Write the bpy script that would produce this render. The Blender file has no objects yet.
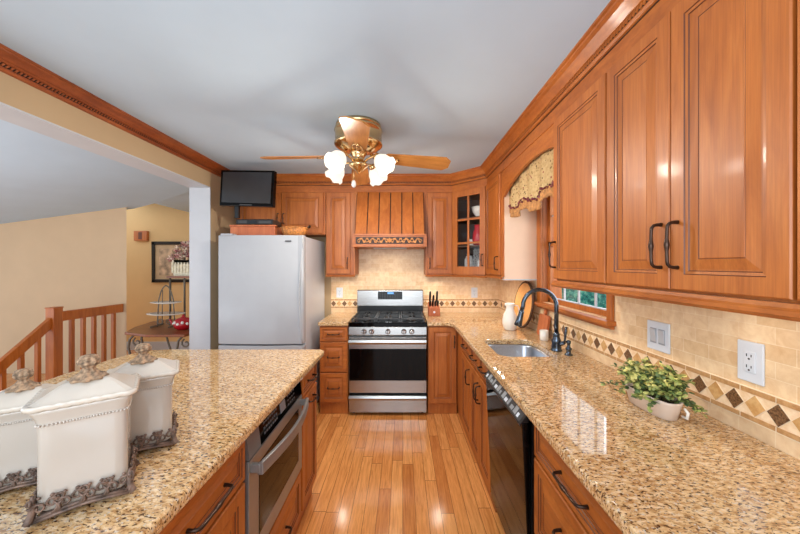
import bpy, bmesh, math, random
from mathutils import Vector, Matrix, Euler
random.seed(7)
SC = bpy.context.scene
COL = SC.collection
PI = math.pi

# ------------------------------------------------------------------ camera, world, lights, exposure
cam = bpy.data.cameras.new('camera')
cam.sensor_width = 36.0
cam.lens = 317 / 800 * 36
cam.shift_x = -2.5 / 800
cam.shift_y = -2.0 / 800
cam.clip_start = 0.02
camo = bpy.data.objects.new('camera', cam); COL.objects.link(camo)
camo.location = (0, 0, 1.47); camo.rotation_euler = (PI / 2, 0, 0)
SC.camera = camo

w = bpy.data.worlds.new('sky'); SC.world = w; w.use_nodes = True
WN = w.node_tree.nodes['Background']
WN.inputs['Color'].default_value = (0.84, 0.92, 1.0, 1); WN.inputs['Strength'].default_value = 1.9

def area(name, loc, rot, sx, sy, power, col=(1, 1, 1), shape='RECTANGLE', spread=PI, parent=None):
    l = bpy.data.lights.new(name, 'AREA'); l.energy = power; l.color = col; l.shape = shape
    l.size = sx; l.size_y = sy; l.spread = spread
    o = bpy.data.objects.new(name, l); COL.objects.link(o); o.location = loc; o.rotation_euler = rot
    if parent: o.parent = parent
    return o
def point(name, loc, power, col, r=.03, parent=None):
    l = bpy.data.lights.new(name, 'POINT'); l.energy = power; l.color = col; l.shadow_soft_size = r
    o = bpy.data.objects.new(name, l); COL.objects.link(o); o.location = loc
    if parent: o.parent = parent
    return o
area('bounce_fill', (-0.2, -0.4, 1.7), (PI * .665, 0, 0), 1.2, 0.8, 24, (.80, .91, 1.0))  # added fill behind the camera, aimed up and forward to brighten the ceiling
area('rear_fill_light', (-.4, -3.4, 1.75), (PI / 2 + .06, 0, 0), 2.6, 1.8, 22, (.84, .92, 1.0))  # unseen fill light added far behind the camera to lift the back cabinets
area('window_daylight', (1.75, 2.15, 1.75), (0, PI / 2, 0), 1.1, 1.2, 16, (.88, .95, 1.0))
area('stair_fill_light', (-5.8, 1.2, 1.5), (PI / 2, 0, -PI * .45), 1.6, 1.4, 26, (1, .97, .93))  # unseen area light added to brighten the stair side
area('living_bounce', (-3.3, 1.6, .75), (PI, 0, 0), 1.6, 1.6, 22, (.92, .96, 1.0))  # added upward fill for the living area, not a fixture
SC.view_settings.view_transform = 'Standard'
SC.view_settings.look = 'None'
SC.view_settings.gamma = 1
SC.view_settings.use_curve_mapping = False
SC.view_settings.exposure = 0.04

# ------------------------------------------------------------------ materials
def lin(c):
    return tuple((x / 255 / 12.92) if x / 255 <= .04045 else ((x / 255 + .055) / 1.055) ** 2.4 for x in c) + (1,)
class NT:
    def __init__(s, name):
        s.m = bpy.data.materials.new(name); s.m.use_nodes = True
        s.t = s.m.node_tree; s.b = s.t.nodes['Principled BSDF']
    def n(s, typ, **kw):
        nd = s.t.nodes.new(typ)
        for k, v in kw.items():
            if k in nd.inputs: nd.inputs[k].default_value = v
            else: setattr(nd, k, v)
        return nd
    def l(s, a, b): s.t.links.new(a, b)
    def coords(s, scale=(1, 1, 1), rot=(0, 0, 0), rnd=False):
        tc = s.n('ShaderNodeTexCoord'); mp = s.n('ShaderNodeMapping')
        mp.inputs['Scale'].default_value = scale; mp.inputs['Rotation'].default_value = rot
        if rnd:
            oi = s.n('ShaderNodeObjectInfo'); mu = s.n('ShaderNodeVectorMath', operation='SCALE')
            s.l(oi.outputs['Random'], mu.inputs['Scale']); mu.inputs[0].default_value = (13.1, 7.7, 5.3)
            ad = s.n('ShaderNodeVectorMath', operation='ADD')
            s.l(tc.outputs['Object'], ad.inputs[0]); s.l(mu.outputs[0], ad.inputs[1]); s.l(ad.outputs[0], mp.inputs['Vector'])
        else: s.l(tc.outputs['Object'], mp.inputs['Vector'])
        return mp.outputs[0]
    def noise(s, vec, scale, detail=4, rough=.5, dist=0):
        n = s.n('ShaderNodeTexNoise'); n.inputs['Scale'].default_value = scale; n.inputs['Detail'].default_value = detail
        n.inputs['Roughness'].default_value = rough; n.inputs['Distortion'].default_value = dist
        s.l(vec, n.inputs['Vector']); return n.outputs['Fac']
    def ramp(s, fac, stops, interp='LINEAR'):
        r = s.n('ShaderNodeValToRGB'); r.color_ramp.interpolation = interp
        e = r.color_ramp.elements
        while len(e) < len(stops): e.new(.5)
        for i, (p, c) in enumerate(stops):
            e[i].position = p; e[i].color = lin(c) if len(c) == 3 else c
        s.l(fac, r.inputs['Fac']); return r.outputs['Color']
    def mix(s, fac, a, b, mode='MIX'):
        m = s.n('ShaderNodeMix', data_type='RGBA', blend_type=mode)
        for sock, v in ((m.inputs[0], fac), (m.inputs[6], a), (m.inputs[7], b)):
            if hasattr(v, 'is_linked'): s.l(v, sock)
            else: sock.default_value = v if not isinstance(v, tuple) or len(v) == 4 else lin(v)
        return m.outputs[2]
    def math(s, op, a, b=0.0, c=None):
        m = s.n('ShaderNodeMath', operation=op)
        for i, v in enumerate((a, b) if c is None else (a, b, c)):
            if hasattr(v, 'is_linked'): s.l(v, m.inputs[i])
            else: m.inputs[i].default_value = v
        return m.outputs[0]
    def bump(s, h, strength=.2, dist=.002):
        b = s.n('ShaderNodeBump'); b.inputs['Strength'].default_value = strength; b.inputs['Distance'].default_value = dist
        s.l(h, b.inputs['Height']); s.l(b.outputs[0], s.b.inputs['Normal'])
    def fin(s, color=None, rough=.5, metal=0, coat=0, spec=None, emis=None, es=0):
        if color is not None:
            if hasattr(color, 'is_linked'): s.l(color, s.b.inputs['Base Color'])
            else: s.b.inputs['Base Color'].default_value = lin(color)
        if hasattr(rough, 'is_linked'): s.l(rough, s.b.inputs['Roughness'])
        else: s.b.inputs['Roughness'].default_value = rough
        s.b.inputs['Metallic'].default_value = metal
        s.b.inputs['Coat Weight'].default_value = coat; s.b.inputs['Coat Roughness'].default_value = .12
        if spec is not None: s.b.inputs['Specular IOR Level'].default_value = spec
        if emis: s.b.inputs['Emission Color'].default_value = lin(emis); s.b.inputs['Emission Strength'].default_value = es
        return s.m
def plain(name, c, rough=.5, metal=0, var=.06, vs=8, bump=0, **kw):
    t = NT(name); v = t.coords()
    n = t.noise(v, vs, 3)
    c2 = tuple(max(0, x * (1 - var)) for x in c); c3 = tuple(min(255, x * (1 + var * .6)) for x in c)
    col = t.ramp(n, [(.3, c2), (.7, c3)])
    if bump: t.bump(t.noise(v, vs * 12, 3), bump)
    return t.fin(col, rough, metal, **kw)
def wood(name, a, b, c, rough=.45, scale=(9, 9, .9), coat=.06, fine=.35, mott=2.2):
    t = NT(name); v = t.coords(scale, rnd=True)
    n1 = t.noise(v, 3.0, 6, .6, .8)
    col = t.ramp(n1, [(.28, a), (.5, b), (.75, c)])
    v2 = t.coords((scale[0] * 9, scale[1] * 9, scale[2] * 1.5), rnd=True)
    n2 = t.noise(v2, 4.0, 3, .6)
    str_ = t.ramp(n2, [(.3, (178, 168, 160)), (.6, (255, 255, 255))])
    col = t.mix(fine, col, str_, 'MULTIPLY')
    v3 = t.coords((1, 1, .6), rnd=True)
    n3 = t.noise(v3, mott * 2, 2)
    col = t.mix(.5, col, t.ramp(n3, [(.3, (205, 190, 180)), (.7, (255, 255, 255))]), 'MULTIPLY')
    return t.fin(col, rough, 0, coat)
M = {}
M['wood'] = wood('cabinet_maple', (164, 88, 31), (184, 104, 40), (198, 120, 53))
M['woodh'] = wood('cabinet_maple_horizontal', (162, 85, 29), (181, 101, 38), (195, 116, 49), scale=(.9, .9, 9))
M['glaze'] = plain('dark_glaze', (98, 48, 20), .5)
M['groove'] = plain('dark_groove', (44, 22, 12), .6)
M['oak'] = wood('stair_oak', (172, 88, 26), (190, 104, 36), (204, 120, 50), .35)
M['blade'] = wood('fan_blade_oak', (168, 106, 44), (192, 128, 60), (208, 146, 78), .4, scale=(1.2, 12, 12))
M['board'] = wood('cutting_board_wood', (206, 136, 70), (228, 164, 94), (238, 182, 116), .45, scale=(9, 1.2, 1.2))
M['bark'] = plain('dark_bark', (82, 52, 32), .8, var=.3, vs=40)
M['red_wood'] = wood('reddish_wood', (176, 88, 46), (196, 108, 62), (208, 126, 80), .4)
M['table_wood'] = wood('table_wood', (120, 64, 34), (146, 82, 46), (160, 96, 58), .3, scale=(1, 6, 6))
M['ceiling'] = plain('ceiling_paint', (184, 203, 219), .9, var=.015, vs=3)
M['white'] = plain('white_trim_paint', (188, 191, 196), .45, var=.015)
M['tan'] = plain('tan_wall_paint', (184, 157, 121), .85, var=.02, vs=3)
M['beige'] = plain('beige_wall_paint', (206, 178, 144), .85, var=.02, vs=3)
M['olive'] = plain('hall_ochre_paint', (216, 178, 124), .85, var=.02, vs=3)
M['peach'] = plain('pale_peach_panel', (226, 190, 162), .5, var=.02)  # one even pale peach base colour for the end panel
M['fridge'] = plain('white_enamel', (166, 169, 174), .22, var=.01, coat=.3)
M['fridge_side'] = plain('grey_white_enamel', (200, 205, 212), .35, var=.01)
M['black'] = plain('black_plastic', (16, 16, 17), .3)
M['gloss'] = plain('black_gloss', (6, 5, 5), .05, spec=.15)
M['screen'] = plain('screen_grey', (44, 45, 48), .25)
M['iron'] = plain('cast_iron', (58, 58, 58), .3)
M['bronze'] = plain('oil_rubbed_bronze', (64, 46, 36), .32, .7)
M['darkmetal'] = plain('dark_faucet_metal', (84, 92, 102), .2, .9)
M['brass'] = plain('polished_brass', (228, 196, 146), .18, 1.0)
M['chrome'] = plain('chrome', (205, 205, 205), .15, 1.0)
M['plate'] = plain('pale_grey_plate', (212, 218, 226), .35, var=.01)
M['rfr'] = plain('grey_plate_joint', (150, 156, 164), .5)  # plain grey for the rocker frames, darker than the plate
M['slot'] = plain('slot_dark', (60, 60, 62), .6)
M['ceramic'] = plain('cream_ceramic', (190, 179, 168), .12, var=.02, coat=.5)
M['lidcer'] = plain('cream_lid_ceramic', (204, 192, 178), .25, var=.03, coat=.25)
M['white_cer'] = plain('white_ceramic', (236, 230, 220), .2, var=.02, coat=.4)
M['pot'] = plain('pale_pink_ceramic', (222, 200, 182), .3, var=.03)
M['scroll'] = plain('weathered_scroll_metal', (118, 96, 84), .55, .25, var=.35, vs=50)
M['finial'] = plain('carved_finial', (150, 122, 96), .75, var=.45, vs=110, bump=.5)
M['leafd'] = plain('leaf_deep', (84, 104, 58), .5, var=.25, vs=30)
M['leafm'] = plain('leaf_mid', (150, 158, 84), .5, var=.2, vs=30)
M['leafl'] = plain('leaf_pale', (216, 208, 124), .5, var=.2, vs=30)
M['stem'] = plain('stem', (110, 100, 56), .7)
M['soil'] = plain('soil', (60, 44, 30), .9)
M['red'] = plain('red_glaze', (176, 24, 34), .25)
M['wicker'] = plain('wicker', (182, 116, 56), .6, var=.3, vs=60, bump=.5)
M['pink'] = plain('dusty_pink_petal', (206, 150, 144), .7, var=.15, vs=20)
M['plum'] = plain('plum_petal', (120, 48, 56), .7, var=.2, vs=20)
M['cream_petal'] = plain('cream_petal', (232, 212, 190), .7)
M['planter'] = plain('cream_planter', (222, 212, 184), .6, var=.12, vs=30)
M['rackiron'] = plain('rack_iron', (112, 104, 92), .5, .4)
M['glassjar'] = plain('pale_glass', (176, 176, 176), .1, var=.2, vs=30)
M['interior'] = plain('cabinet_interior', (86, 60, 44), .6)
M['gold_leaf'] = plain('light_carving', (206, 140, 80), .45)
M['taped'] = plain('ruffle_fabric', (176, 122, 70), .85, var=.2, vs=60)
M['berry'] = plain('berry_bead', (110, 40, 40), .4)
M['paper'] = plain('picture_print', (188, 160, 130), .8, var=.35, vs=9)
M['mat'] = plain('picture_mat', (196, 168, 132), .8)
M['display'] = plain('display_black', (24, 26, 30), .15)
M['ledt'] = NT('led_text').fin((90, 150, 220), .4, emis=(120, 180, 255), es=.8)
M['bulb'] = NT('frosted_lamp_glass').fin((150, 140, 125), .5, emis=(255, 246, 232), es=.95)
M['puck'] = NT('puck_lens').fin((255, 240, 210), .3, emis=(255, 232, 196), es=1.2)
M['key'] = plain('dim_key_print', (96, 96, 98), .4)
M['blue_btn'] = plain('button_silver', (170, 182, 190), .3, .6)
def steel():
    t = NT('brushed_steel'); v = t.coords((220, 220, 2))
    n = t.noise(v, 3, 3, .6)
    col = t.ramp(n, [(.3, (150, 147, 144)), (.7, (178, 175, 172))])
    return t.fin(col, .24, 1.0)
M['steel'] = steel()
def steelh():
    t = NT('brushed_steel_horizontal'); v = t.coords((2, 2, 220))
    n = t.noise(v, 3, 3, .6)
    col = t.ramp(n, [(.3, (148, 145, 142)), (.7, (176, 173, 170))])
    return t.fin(col, .27, 1.0)
M['steelh'] = steelh()
M['steel_mw'] = plain('satin_steel', (142, 140, 138), .3, .55)
def sinksteel():
    t = NT('sink_steel'); v = t.coords((60, 60, 60))
    return t.fin(t.ramp(t.noise(v, 3, 3), [(.3, (170, 176, 186)), (.7, (192, 198, 206))]), .3, .9)
M['sink'] = sinksteel()
def glass():
    t = NT('clear_glass'); tr = t.n('ShaderNodeBsdfTransparent'); gl = t.n('ShaderNodeBsdfGlossy', Roughness=.02)
    fr = t.n('ShaderNodeFresnel', IOR=1.45); mx = t.n('ShaderNodeMixShader')
    ge = t.n('ShaderNodeNewGeometry')
    t.l(t.math('MULTIPLY', fr.outputs[0], t.math('SUBTRACT', 1.0, ge.outputs['Backfacing'])), mx.inputs[0]); t.l(tr.outputs[0], mx.inputs[1]); t.l(gl.outputs[0], mx.inputs[2])
    t.l(mx.outputs[0], t.t.nodes['Material Output'].inputs['Surface']); return t.m
M['glass'] = glass()
def granite():
    t = NT('gold_granite')
    v = t.coords((1, 1, 1), (0, 0, .9)); vs = t.coords((1.0, 2.0, 1.6), (0, 0, .6))
    n1 = t.noise(vs, 46, 5, .6, .5)
    col = t.ramp(n1, [(.30, (150, 108, 68)), (.42, (196, 154, 104)), (.52, (220, 185, 136)), (.64, (236, 210, 174)), (.78, (244, 232, 214))])
    n2 = t.noise(vs, 78, 3, .55, .4)
    dark = t.ramp(n2, [(.38, (1, 1, 1, 1)), (.45, (0, 0, 0, 1))])
    col = t.mix(dark, col, (88, 58, 36))
    n5 = t.noise(vs, 120, 2, .5, .2)
    col = t.mix(t.ramp(n5, [(.30, (1, 1, 1, 1)), (.36, (0, 0, 0, 1))]), col, (58, 42, 34))
    n3 = t.noise(v, 130, 2, .5)
    col = t.mix(t.ramp(n3, [(.62, (0, 0, 0, 1)), (.68, (1, 1, 1, 1))]), col, (206, 196, 182))
    n4 = t.noise(v, 6, 3)
    col = t.mix(.3, col, t.ramp(n4, [(.3, (220, 188, 140)), (.7, (255, 252, 246))]), 'MULTIPLY')
    return t.fin(col, .05, 0, 0, spec=.95)
M['granite'] = granite()
def oakfloor():
    t = NT('oak_plank_floor'); tc = t.n('ShaderNodeTexCoord'); sp = t.n('ShaderNodeSeparateXYZ'); t.l(tc.outputs['Object'], sp.inputs[0])
    X, Y = sp.outputs[0], sp.outputs[1]
    W = .076
    xr = t.math('DIVIDE', X, W); row = t.math('FLOOR', xr); fx = t.math('FRACT', xr)
    wn = t.n('ShaderNodeTexWhiteNoise', noise_dimensions='1D'); t.l(row, wn.inputs['W'])
    yo = t.math('ADD', t.math('DIVIDE', Y, .85), t.math('MULTIPLY', wn.outputs['Value'], 7.3))
    pid = t.math('FLOOR', yo); fy = t.math('FRACT', yo)
    cb = t.n('ShaderNodeCombineXYZ'); t.l(row, cb.inputs[0]); t.l(pid, cb.inputs[1])
    w2 = t.n('ShaderNodeTexWhiteNoise', noise_dimensions='2D'); t.l(cb.outputs[0], w2.inputs['Vector'])
    base = t.ramp(w2.outputs['Value'], [(0, (204, 130, 68)), (.35, (226, 153, 86)), (.7, (236, 167, 98)), (1, (212, 140, 76))])
    cb2 = t.n('ShaderNodeCombineXYZ'); t.l(t.math('MULTIPLY', X, 30.0), cb2.inputs[0]); t.l(t.math('MULTIPLY', Y, 1.8), cb2.inputs[1])
    t.l(t.math('MULTIPLY', w2.outputs['Value'], 40.0), cb2.inputs[2])
    gn = t.noise(cb2.outputs[0], 2.2, 6, .65, 1.2)
    base = t.mix(.65, base, t.ramp(gn, [(.32, (186, 160, 138)), (.6, (255, 255, 255))]), 'MULTIPLY')
    ex = t.math('LESS_THAN', fx, .035); ey = t.math('LESS_THAN', fy, .004)
    e = t.math('MAXIMUM', ex, ey)
    base = t.mix(t.math('MULTIPLY', e, .9), base, (92, 48, 20))
    t.bump(t.math('SUBTRACT', 1.0, e), .25, .001)
    return t.fin(base, .16, 0, .35)
M['floor'] = oakfloor()
def travertine(bw=.105, rh=.0525):
    t = NT('tumbled_travertine_tile'); tc = t.n('ShaderNodeTexCoord'); sp = t.n('ShaderNodeSeparateXYZ'); t.l(tc.outputs['Object'], sp.inputs[0])
    cb = t.n('ShaderNodeCombineXYZ'); t.l(t.math('ADD', sp.outputs[0], sp.outputs[1]), cb.inputs[0]); t.l(t.math('SUBTRACT', sp.outputs[2], .914 + .05), cb.inputs[1])
    b = t.n('ShaderNodeTexBrick'); b.inputs['Scale'].default_value = 1; b.inputs['Mortar Size'].default_value = .0013
    b.inputs['Mortar Smooth'].default_value = .3
    b.inputs['Brick Width'].default_value = bw; b.inputs['Row Height'].default_value = rh
    b.inputs['Color1'].default_value = lin((230, 198, 156)); b.inputs['Color2'].default_value = lin((243, 218, 182)); b.inputs['Mortar'].default_value = lin((246, 226, 196))
    t.l(cb.outputs[0], b.inputs['Vector'])
    n = t.noise(tc.outputs['Object'], 22, 5, .65, .5)
    col = t.mix(.55, b.outputs['Color'], t.ramp(n, [(.3, (220, 194, 164)), (.62, (255, 252, 246))]), 'MULTIPLY')
    t.bump(t.math('SUBTRACT', 1.0, b.outputs['Fac']), .25, .002)
    return t.fin(col, .42)
M['tile'] = travertine()
def speck(name, a, b, sc=160):
    t = NT(name); v = t.coords(); n = t.noise(v, sc, 4, .6)
    return t.fin(t.ramp(n, [(.38, a), (.62, b)]), .35)
M['dia_dark'] = speck('diamond_dark_stone', (74, 48, 28), (140, 102, 68))
M['dia_tan'] = speck('diamond_tan_stone', (196, 146, 88), (214, 172, 116), 60)
M['dia_field'] = speck('border_field_stone', (232, 198, 156), (244, 218, 184), 40)
M['liner'] = speck('pencil_liner_stone', (176, 130, 82), (200, 156, 106), 60)
M['grout'] = plain('grout', (240, 220, 190), .8)
def fabric():
    t = NT('floral_fabric'); v = t.coords((1, 1, 1))
    vo = t.n('ShaderNodeTexVoronoi', Scale=42.0, Randomness=1.0); t.l(v, vo.inputs['Vector'])
    sp = t.ramp(vo.outputs['Distance'], [(.20, (1, 1, 1, 1)), (.34, (0, 0, 0, 1))])
    pick = t.ramp(vo.outputs['Color'], [(.0, (86, 62, 34)), (.4, (120, 92, 46)), (.6, (128, 48, 40)), (.8, (92, 84, 44))], 'CONSTANT')
    base = t.ramp(t.noise(v, 60, 3), [(.3, (172, 140, 92)), (.7, (196, 166, 118))])
    return t.fin(t.mix(sp, base, pick), .9)
M['fabric'] = fabric()
def hedgem():
    t = NT('hedge_leaves'); v = t.coords(); n = t.noise(v, 14, 5, .7)
    t.bump(n, 1.0, .1)
    return t.fin(t.ramp(n, [(.35, (14, 84, 84)), (.5, (40, 146, 134)), (.65, (130, 205, 175))]), .7)
M['hedge'] = hedgem()
M['grass'] = plain('lawn_grass', (70, 110, 60), .9, var=.3, vs=6)

# ------------------------------------------------------------------ mesh helpers
class MB:
    def __init__(s): s.v = []; s.f = []; s.mi = []; s.sm = []
    def add(s, vs, fs, mi=0, T=None, smooth=False):
        b = len(s.v)
        for p in vs:
            p = Vector(p)
            s.v.append(T @ p if T else p)
        for f in fs: s.f.append([b + i for i in f]); s.mi.append(mi); s.sm.append(smooth)
        return s
    def box(s, x0, y0, z0, x1, y1, z1, mi=0, T=None):
        vs = [(x0, y0, z0), (x1, y0, z0), (x1, y1, z0), (x0, y1, z0), (x0, y0, z1), (x1, y0, z1), (x1, y1, z1), (x0, y1, z1)]
        return s.add(vs, [(0, 3, 2, 1), (4, 5, 6, 7), (0, 1, 5, 4), (1, 2, 6, 5), (2, 3, 7, 6), (3, 0, 4, 7)], mi, T)
    def loft(s, rings, mi=0, T=None, smooth=True, cap0=True, cap1=True):
        n = len(rings[0]); vs = [p for r in rings for p in r]; fs = []
        for k in range(len(rings) - 1):
            for i in range(n):
                j = (i + 1) % n
                fs.append((k * n + i, k * n + j, (k + 1) * n + j, (k + 1) * n + i))
        s.add(vs, fs, mi, T, smooth)
        if cap0: s.add(rings[0], [tuple(reversed(range(n)))], mi, T)
        if cap1: s.add(rings[-1], [tuple(range(n))], mi, T)
        return s
    def lathe(s, prof, n=24, mi=0, T=None, cap0=True, cap1=True, sx=1, sy=1):
        rings = [[(r * sx * math.cos(2 * PI * i / n), r * sy * math.sin(2 * PI * i / n), z) for i in range(n)] for r, z in prof]
        return s.loft(rings, mi, T, True, cap0, cap1)
    def tube(s, pts, r, n=8, mi=0, T=None, closed=False):
        pts = [Vector(p) for p in pts]; m = len(pts)
        rr = r if isinstance(r, (list, tuple)) else [r] * m
        rings = []; up = None
        for k in range(m):
            a = pts[k - 1] if (k > 0 or closed) else pts[k]; b = pts[(k + 1) % m] if (k < m - 1 or closed) else pts[k]
            d = (b - a)
            if d.length < 1e-9: d = Vector((0, 0, 1))
            d.normalize()
            if up is None:
                up = Vector((0, 0, 1)) if abs(d.z) < .9 else Vector((1, 0, 0))
            u = up - d * up.dot(d)
            if u.length < 1e-6: u = d.orthogonal()
            u.normalize(); up = u; w_ = d.cross(u)
            rings.append([pts[k] + (u * math.cos(2 * PI * i / n) + w_ * math.sin(2 * PI * i / n)) * rr[k] for i in range(n)])
        if closed: rings.append(rings[0])
        return s.loft(rings, mi, T, True, not closed, not closed)
    def prism(s, poly, z0, z1, mi=0, T=None, smooth=False):
        n = len(poly)
        lo = [(p[0], p[1], z0) for p in poly]; hi = [(p[0], p[1], z1) for p in poly]
        return s.loft([lo, hi], mi, T, smooth)
    def prof_x(s, poly, x0, x1, mi=0, T=None):          # polygon in (y, z) extruded along x
        return s.loft([[(x0, p[0], p[1]) for p in poly], [(x1, p[0], p[1]) for p in poly]], mi, T, False)
    def grid(s, fn, nu, nv, mi=0, T=None, smooth=True):
        vs = [fn(i / nu, j / nv) for j in range(nv + 1) for i in range(nu + 1)]
        fs = [(j * (nu + 1) + i, j * (nu + 1) + i + 1, (j + 1) * (nu + 1) + i + 1, (j + 1) * (nu + 1) + i) for j in range(nv) for i in range(nu)]
        return s.add(vs, fs, mi, T, smooth)
    def sphere(s, c, r, mi=0, n=10, sz=1, T=None):
        prof = [(max(1e-4, r * math.sin(PI * k / (n // 2 + 2))), -r * sz * math.cos(PI * k / (n // 2 + 2))) for k in range(n // 2 + 3)]
        L = Matrix.Translation(c)
        return s.lathe(prof, n, mi, (T @ L) if T else L)
    def sweep(s, path, prof, mi=0, side=1):             # profile (out, z); out to the right of travel
        P = [Vector((a, b)) for a, b in path]; rings = []
        for k in range(len(P)):
            ns = []
            if k > 0: d = (P[k] - P[k - 1]).normalized(); ns.append(Vector((d.y, -d.x)))
            if k < len(P) - 1: d = (P[k + 1] - P[k]).normalized(); ns.append(Vector((d.y, -d.x)))
            nn = sum(ns, Vector((0, 0))); nn.normalize(); sc = 1 / max(.3, nn.dot(ns[0]))
            rings.append([(P[k].x + nn.x * sc * o * side, P[k].y + nn.y * sc * o * side, z) for o, z in prof])
        return s.loft(rings, mi, None, False)
    def build(s, name, mats, parent=None, loc=(0, 0, 0), rot=(0, 0, 0), bevel=0, seg=2, sub=0, solid=0):
        me = bpy.data.meshes.new(name)
        me.from_pydata([tuple(p) for p in s.v], [], s.f)
        if not isinstance(mats, (list, tuple)): mats = [mats]
        for m in mats: me.materials.append(M[m] if isinstance(m, str) else m)
        me.polygons.foreach_set('material_index', s.mi); me.polygons.foreach_set('use_smooth', s.sm)
        bm = bmesh.new(); bm.from_mesh(me); bmesh.ops.remove_doubles(bm, verts=bm.verts, dist=1e-6)
        bmesh.ops.recalc_face_normals(bm, faces=bm.faces); bm.to_mesh(me); bm.free(); me.update()
        o = bpy.data.objects.new(name, me); COL.objects.link(o)
        o.location = loc; o.rotation_euler = rot
        if parent: o.parent = parent
        if solid: md = o.modifiers.new('solid', 'SOLIDIFY'); md.thickness = solid
        if bevel: md = o.modifiers.new('bevel', 'BEVEL'); md.width = bevel; md.segments = seg; md.limit_method = 'ANGLE'; md.angle_limit = .7
        if sub: md = o.modifiers.new('sub', 'SUBSURF'); md.levels = sub; md.render_levels = sub
        return o
def thing(name, label, cat, loc=(0, 0, 0), rz=0, group=None):
    o = bpy.data.objects.new(name, None); COL.objects.link(o); o.empty_display_size = .1
    o.location = loc; o.rotation_euler = (0, 0, rz); o['label'] = label; o['category'] = cat
    if group: o['group'] = group
    return o
def tag(o, label, cat, group=None, kind=None):
    o['label'] = label; o['category'] = cat
    if group: o['group'] = group
    if kind: o['kind'] = kind
    return o
def struct(o): o['kind'] = 'structure'; return o
def rrect(x0, y0, x1, y1, r, n=6):
    pts = []
    for cx, cy, a0 in ((x1 - r, y1 - r, 0), (x0 + r, y1 - r, PI / 2), (x0 + r, y0 + r, PI), (x1 - r, y0 + r, 1.5 * PI)):
        for i in range(n + 1):
            a = a0 + PI / 2 * i / n; pts.append((cx + r * math.cos(a), cy + r * math.sin(a)))
    return pts

# ------------------------------------------------------------------ setting
CT = .914
WR, WB, WL = 1.135, 3.74, -1.83
struct(MB().box(-6.6, -1.2, -.06, 1.285, 5.7, 0).build('floor', 'floor'))
struct(MB().box(-1.83, -1.2, 2.44, 1.285, 3.9, 2.5).build('ceiling', 'ceiling'))
# right wall with window hole
wy0, wy1, wz0, wz1 = 1.737, 2.56, 1.172, 2.08
b = MB()
b.box(WR, -1.2, 0, WR + .15, wy0, 2.44).box(WR, wy1, 0, WR + .15, 3.9, 2.44).box(WR, wy0, 0, WR + .15, wy1, wz0).box(WR, wy0, wz1, WR + .15, wy1, 2.44)
struct(b.build('wall_right', 'tile'))
struct(MB().box(-1.83, WB, 0, WR, WB + .16, 2.44).build('wall_back', 'tan'))
struct(MB().box(-.84, WB - .008, .90, WR, WB, 1.72).build('backsplash', 'tile'))
b = MB().box(-2.02, -1.2, 2.212, -1.83, 3.02, 2.5).box(-2.02, 3.02, 0, -1.83, 3.9, 2.5)
struct(b.build('wall_left', 'tan'))
b = MB().box(-2.025, -1.2, 2.204, -1.828, 3.02, 2.212).box(-2.025, 3.012, 0, -1.828, 3.02, 2.204)
struct(b.build('trim_1', 'white'))
# hall / stair side
def cz(x): return 2.47 + .134 * (x + 2.02)
DA = 4.3
b = MB()
zt = lambda px, py, D: 1.47 + (265 - py) * D / 317
xa = lambda px, D: (px - 402.5) * D / 317
xs = [xa(-130, DA), xa(126.5, DA)]
z0_, z1_ = zt(0, 224, DA), zt(127, 207, DA)
sl = (z1_ - z0_) / (xa(127, DA) - xa(0, DA))
ceil_z = lambda x: z1_ + sl * (x - xa(127, DA))
b.loft([[(xs[0], DA, -1.6), (xs[1], DA, -1.6), (xs[1], DA, ceil_z(xs[1])), (xs[0], DA, ceil_z(xs[0]))],
        [(xs[0], DA + .12, -1.6), (xs[1] * 1.03, DA + .12, -1.6), (xs[1] * 1.03, DA + .12, ceil_z(xs[1])), (xs[0], DA + .12, ceil_z(xs[0]))]], 0, None, False)
struct(b.build('wall_stair', 'beige'))
DB = 5.5
struct(MB().box(-5.4, DB, 0, -2.0, DB + .12, 3.0).build('wall_hall', 'olive'))
struct(MB().box(-2.78, 4.34, 0, -1.83, 4.44, 2.36).build('wall_hall_side', 'beige'))
struct(MB().box(-5.4, DB - .015, 0, -2.0, DB, .14).build('baseboard_hall', 'white'))
# vaulted living ceiling: plane rising to the right, and a hall ceiling beyond its edge
P = lambda px, py, D: (xa(px, D), D, zt(px, py, D))
yc = 4.0
pl = [(xs[0], -1.2, ceil_z(xs[0])), (-2.02, -1.2, ceil_z(-2.02)), (-2.02, 3.8, ceil_z(-2.02)), (-2.69, 4.0, ceil_z(-2.69)), (-3.36, DA, ceil_z(-3.36)), (xs[1], DA + .12, ceil_z(xs[1])), (xs[0], DA + .12, ceil_z(xs[0]))]
b = MB().loft([pl, [(p[0], p[1], p[2] + .04) for p in pl]], 0, None, False)
struct(b.build('ceiling_vault', 'ceiling'))
A_ = (-3.36, DA, ceil_z(-3.36) + .02); B_ = (-2.69, 4.0, ceil_z(-2.69) + .02)
C_ = P(153, 203, DB); D_ = P(190, 212.5, DB); E_ = P(215, 219, DB); F_ = (-1.9, 3.9, ceil_z(-1.9)); G_ = P(127, 198, DB)
b = MB().add([A_, B_, C_, D_, E_, F_, G_], [(0, 2, 3, 1), (1, 3, 4, 5), (0, 6, 2)])
struct(b.build('ceiling_hall', 'ceiling'))

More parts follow.
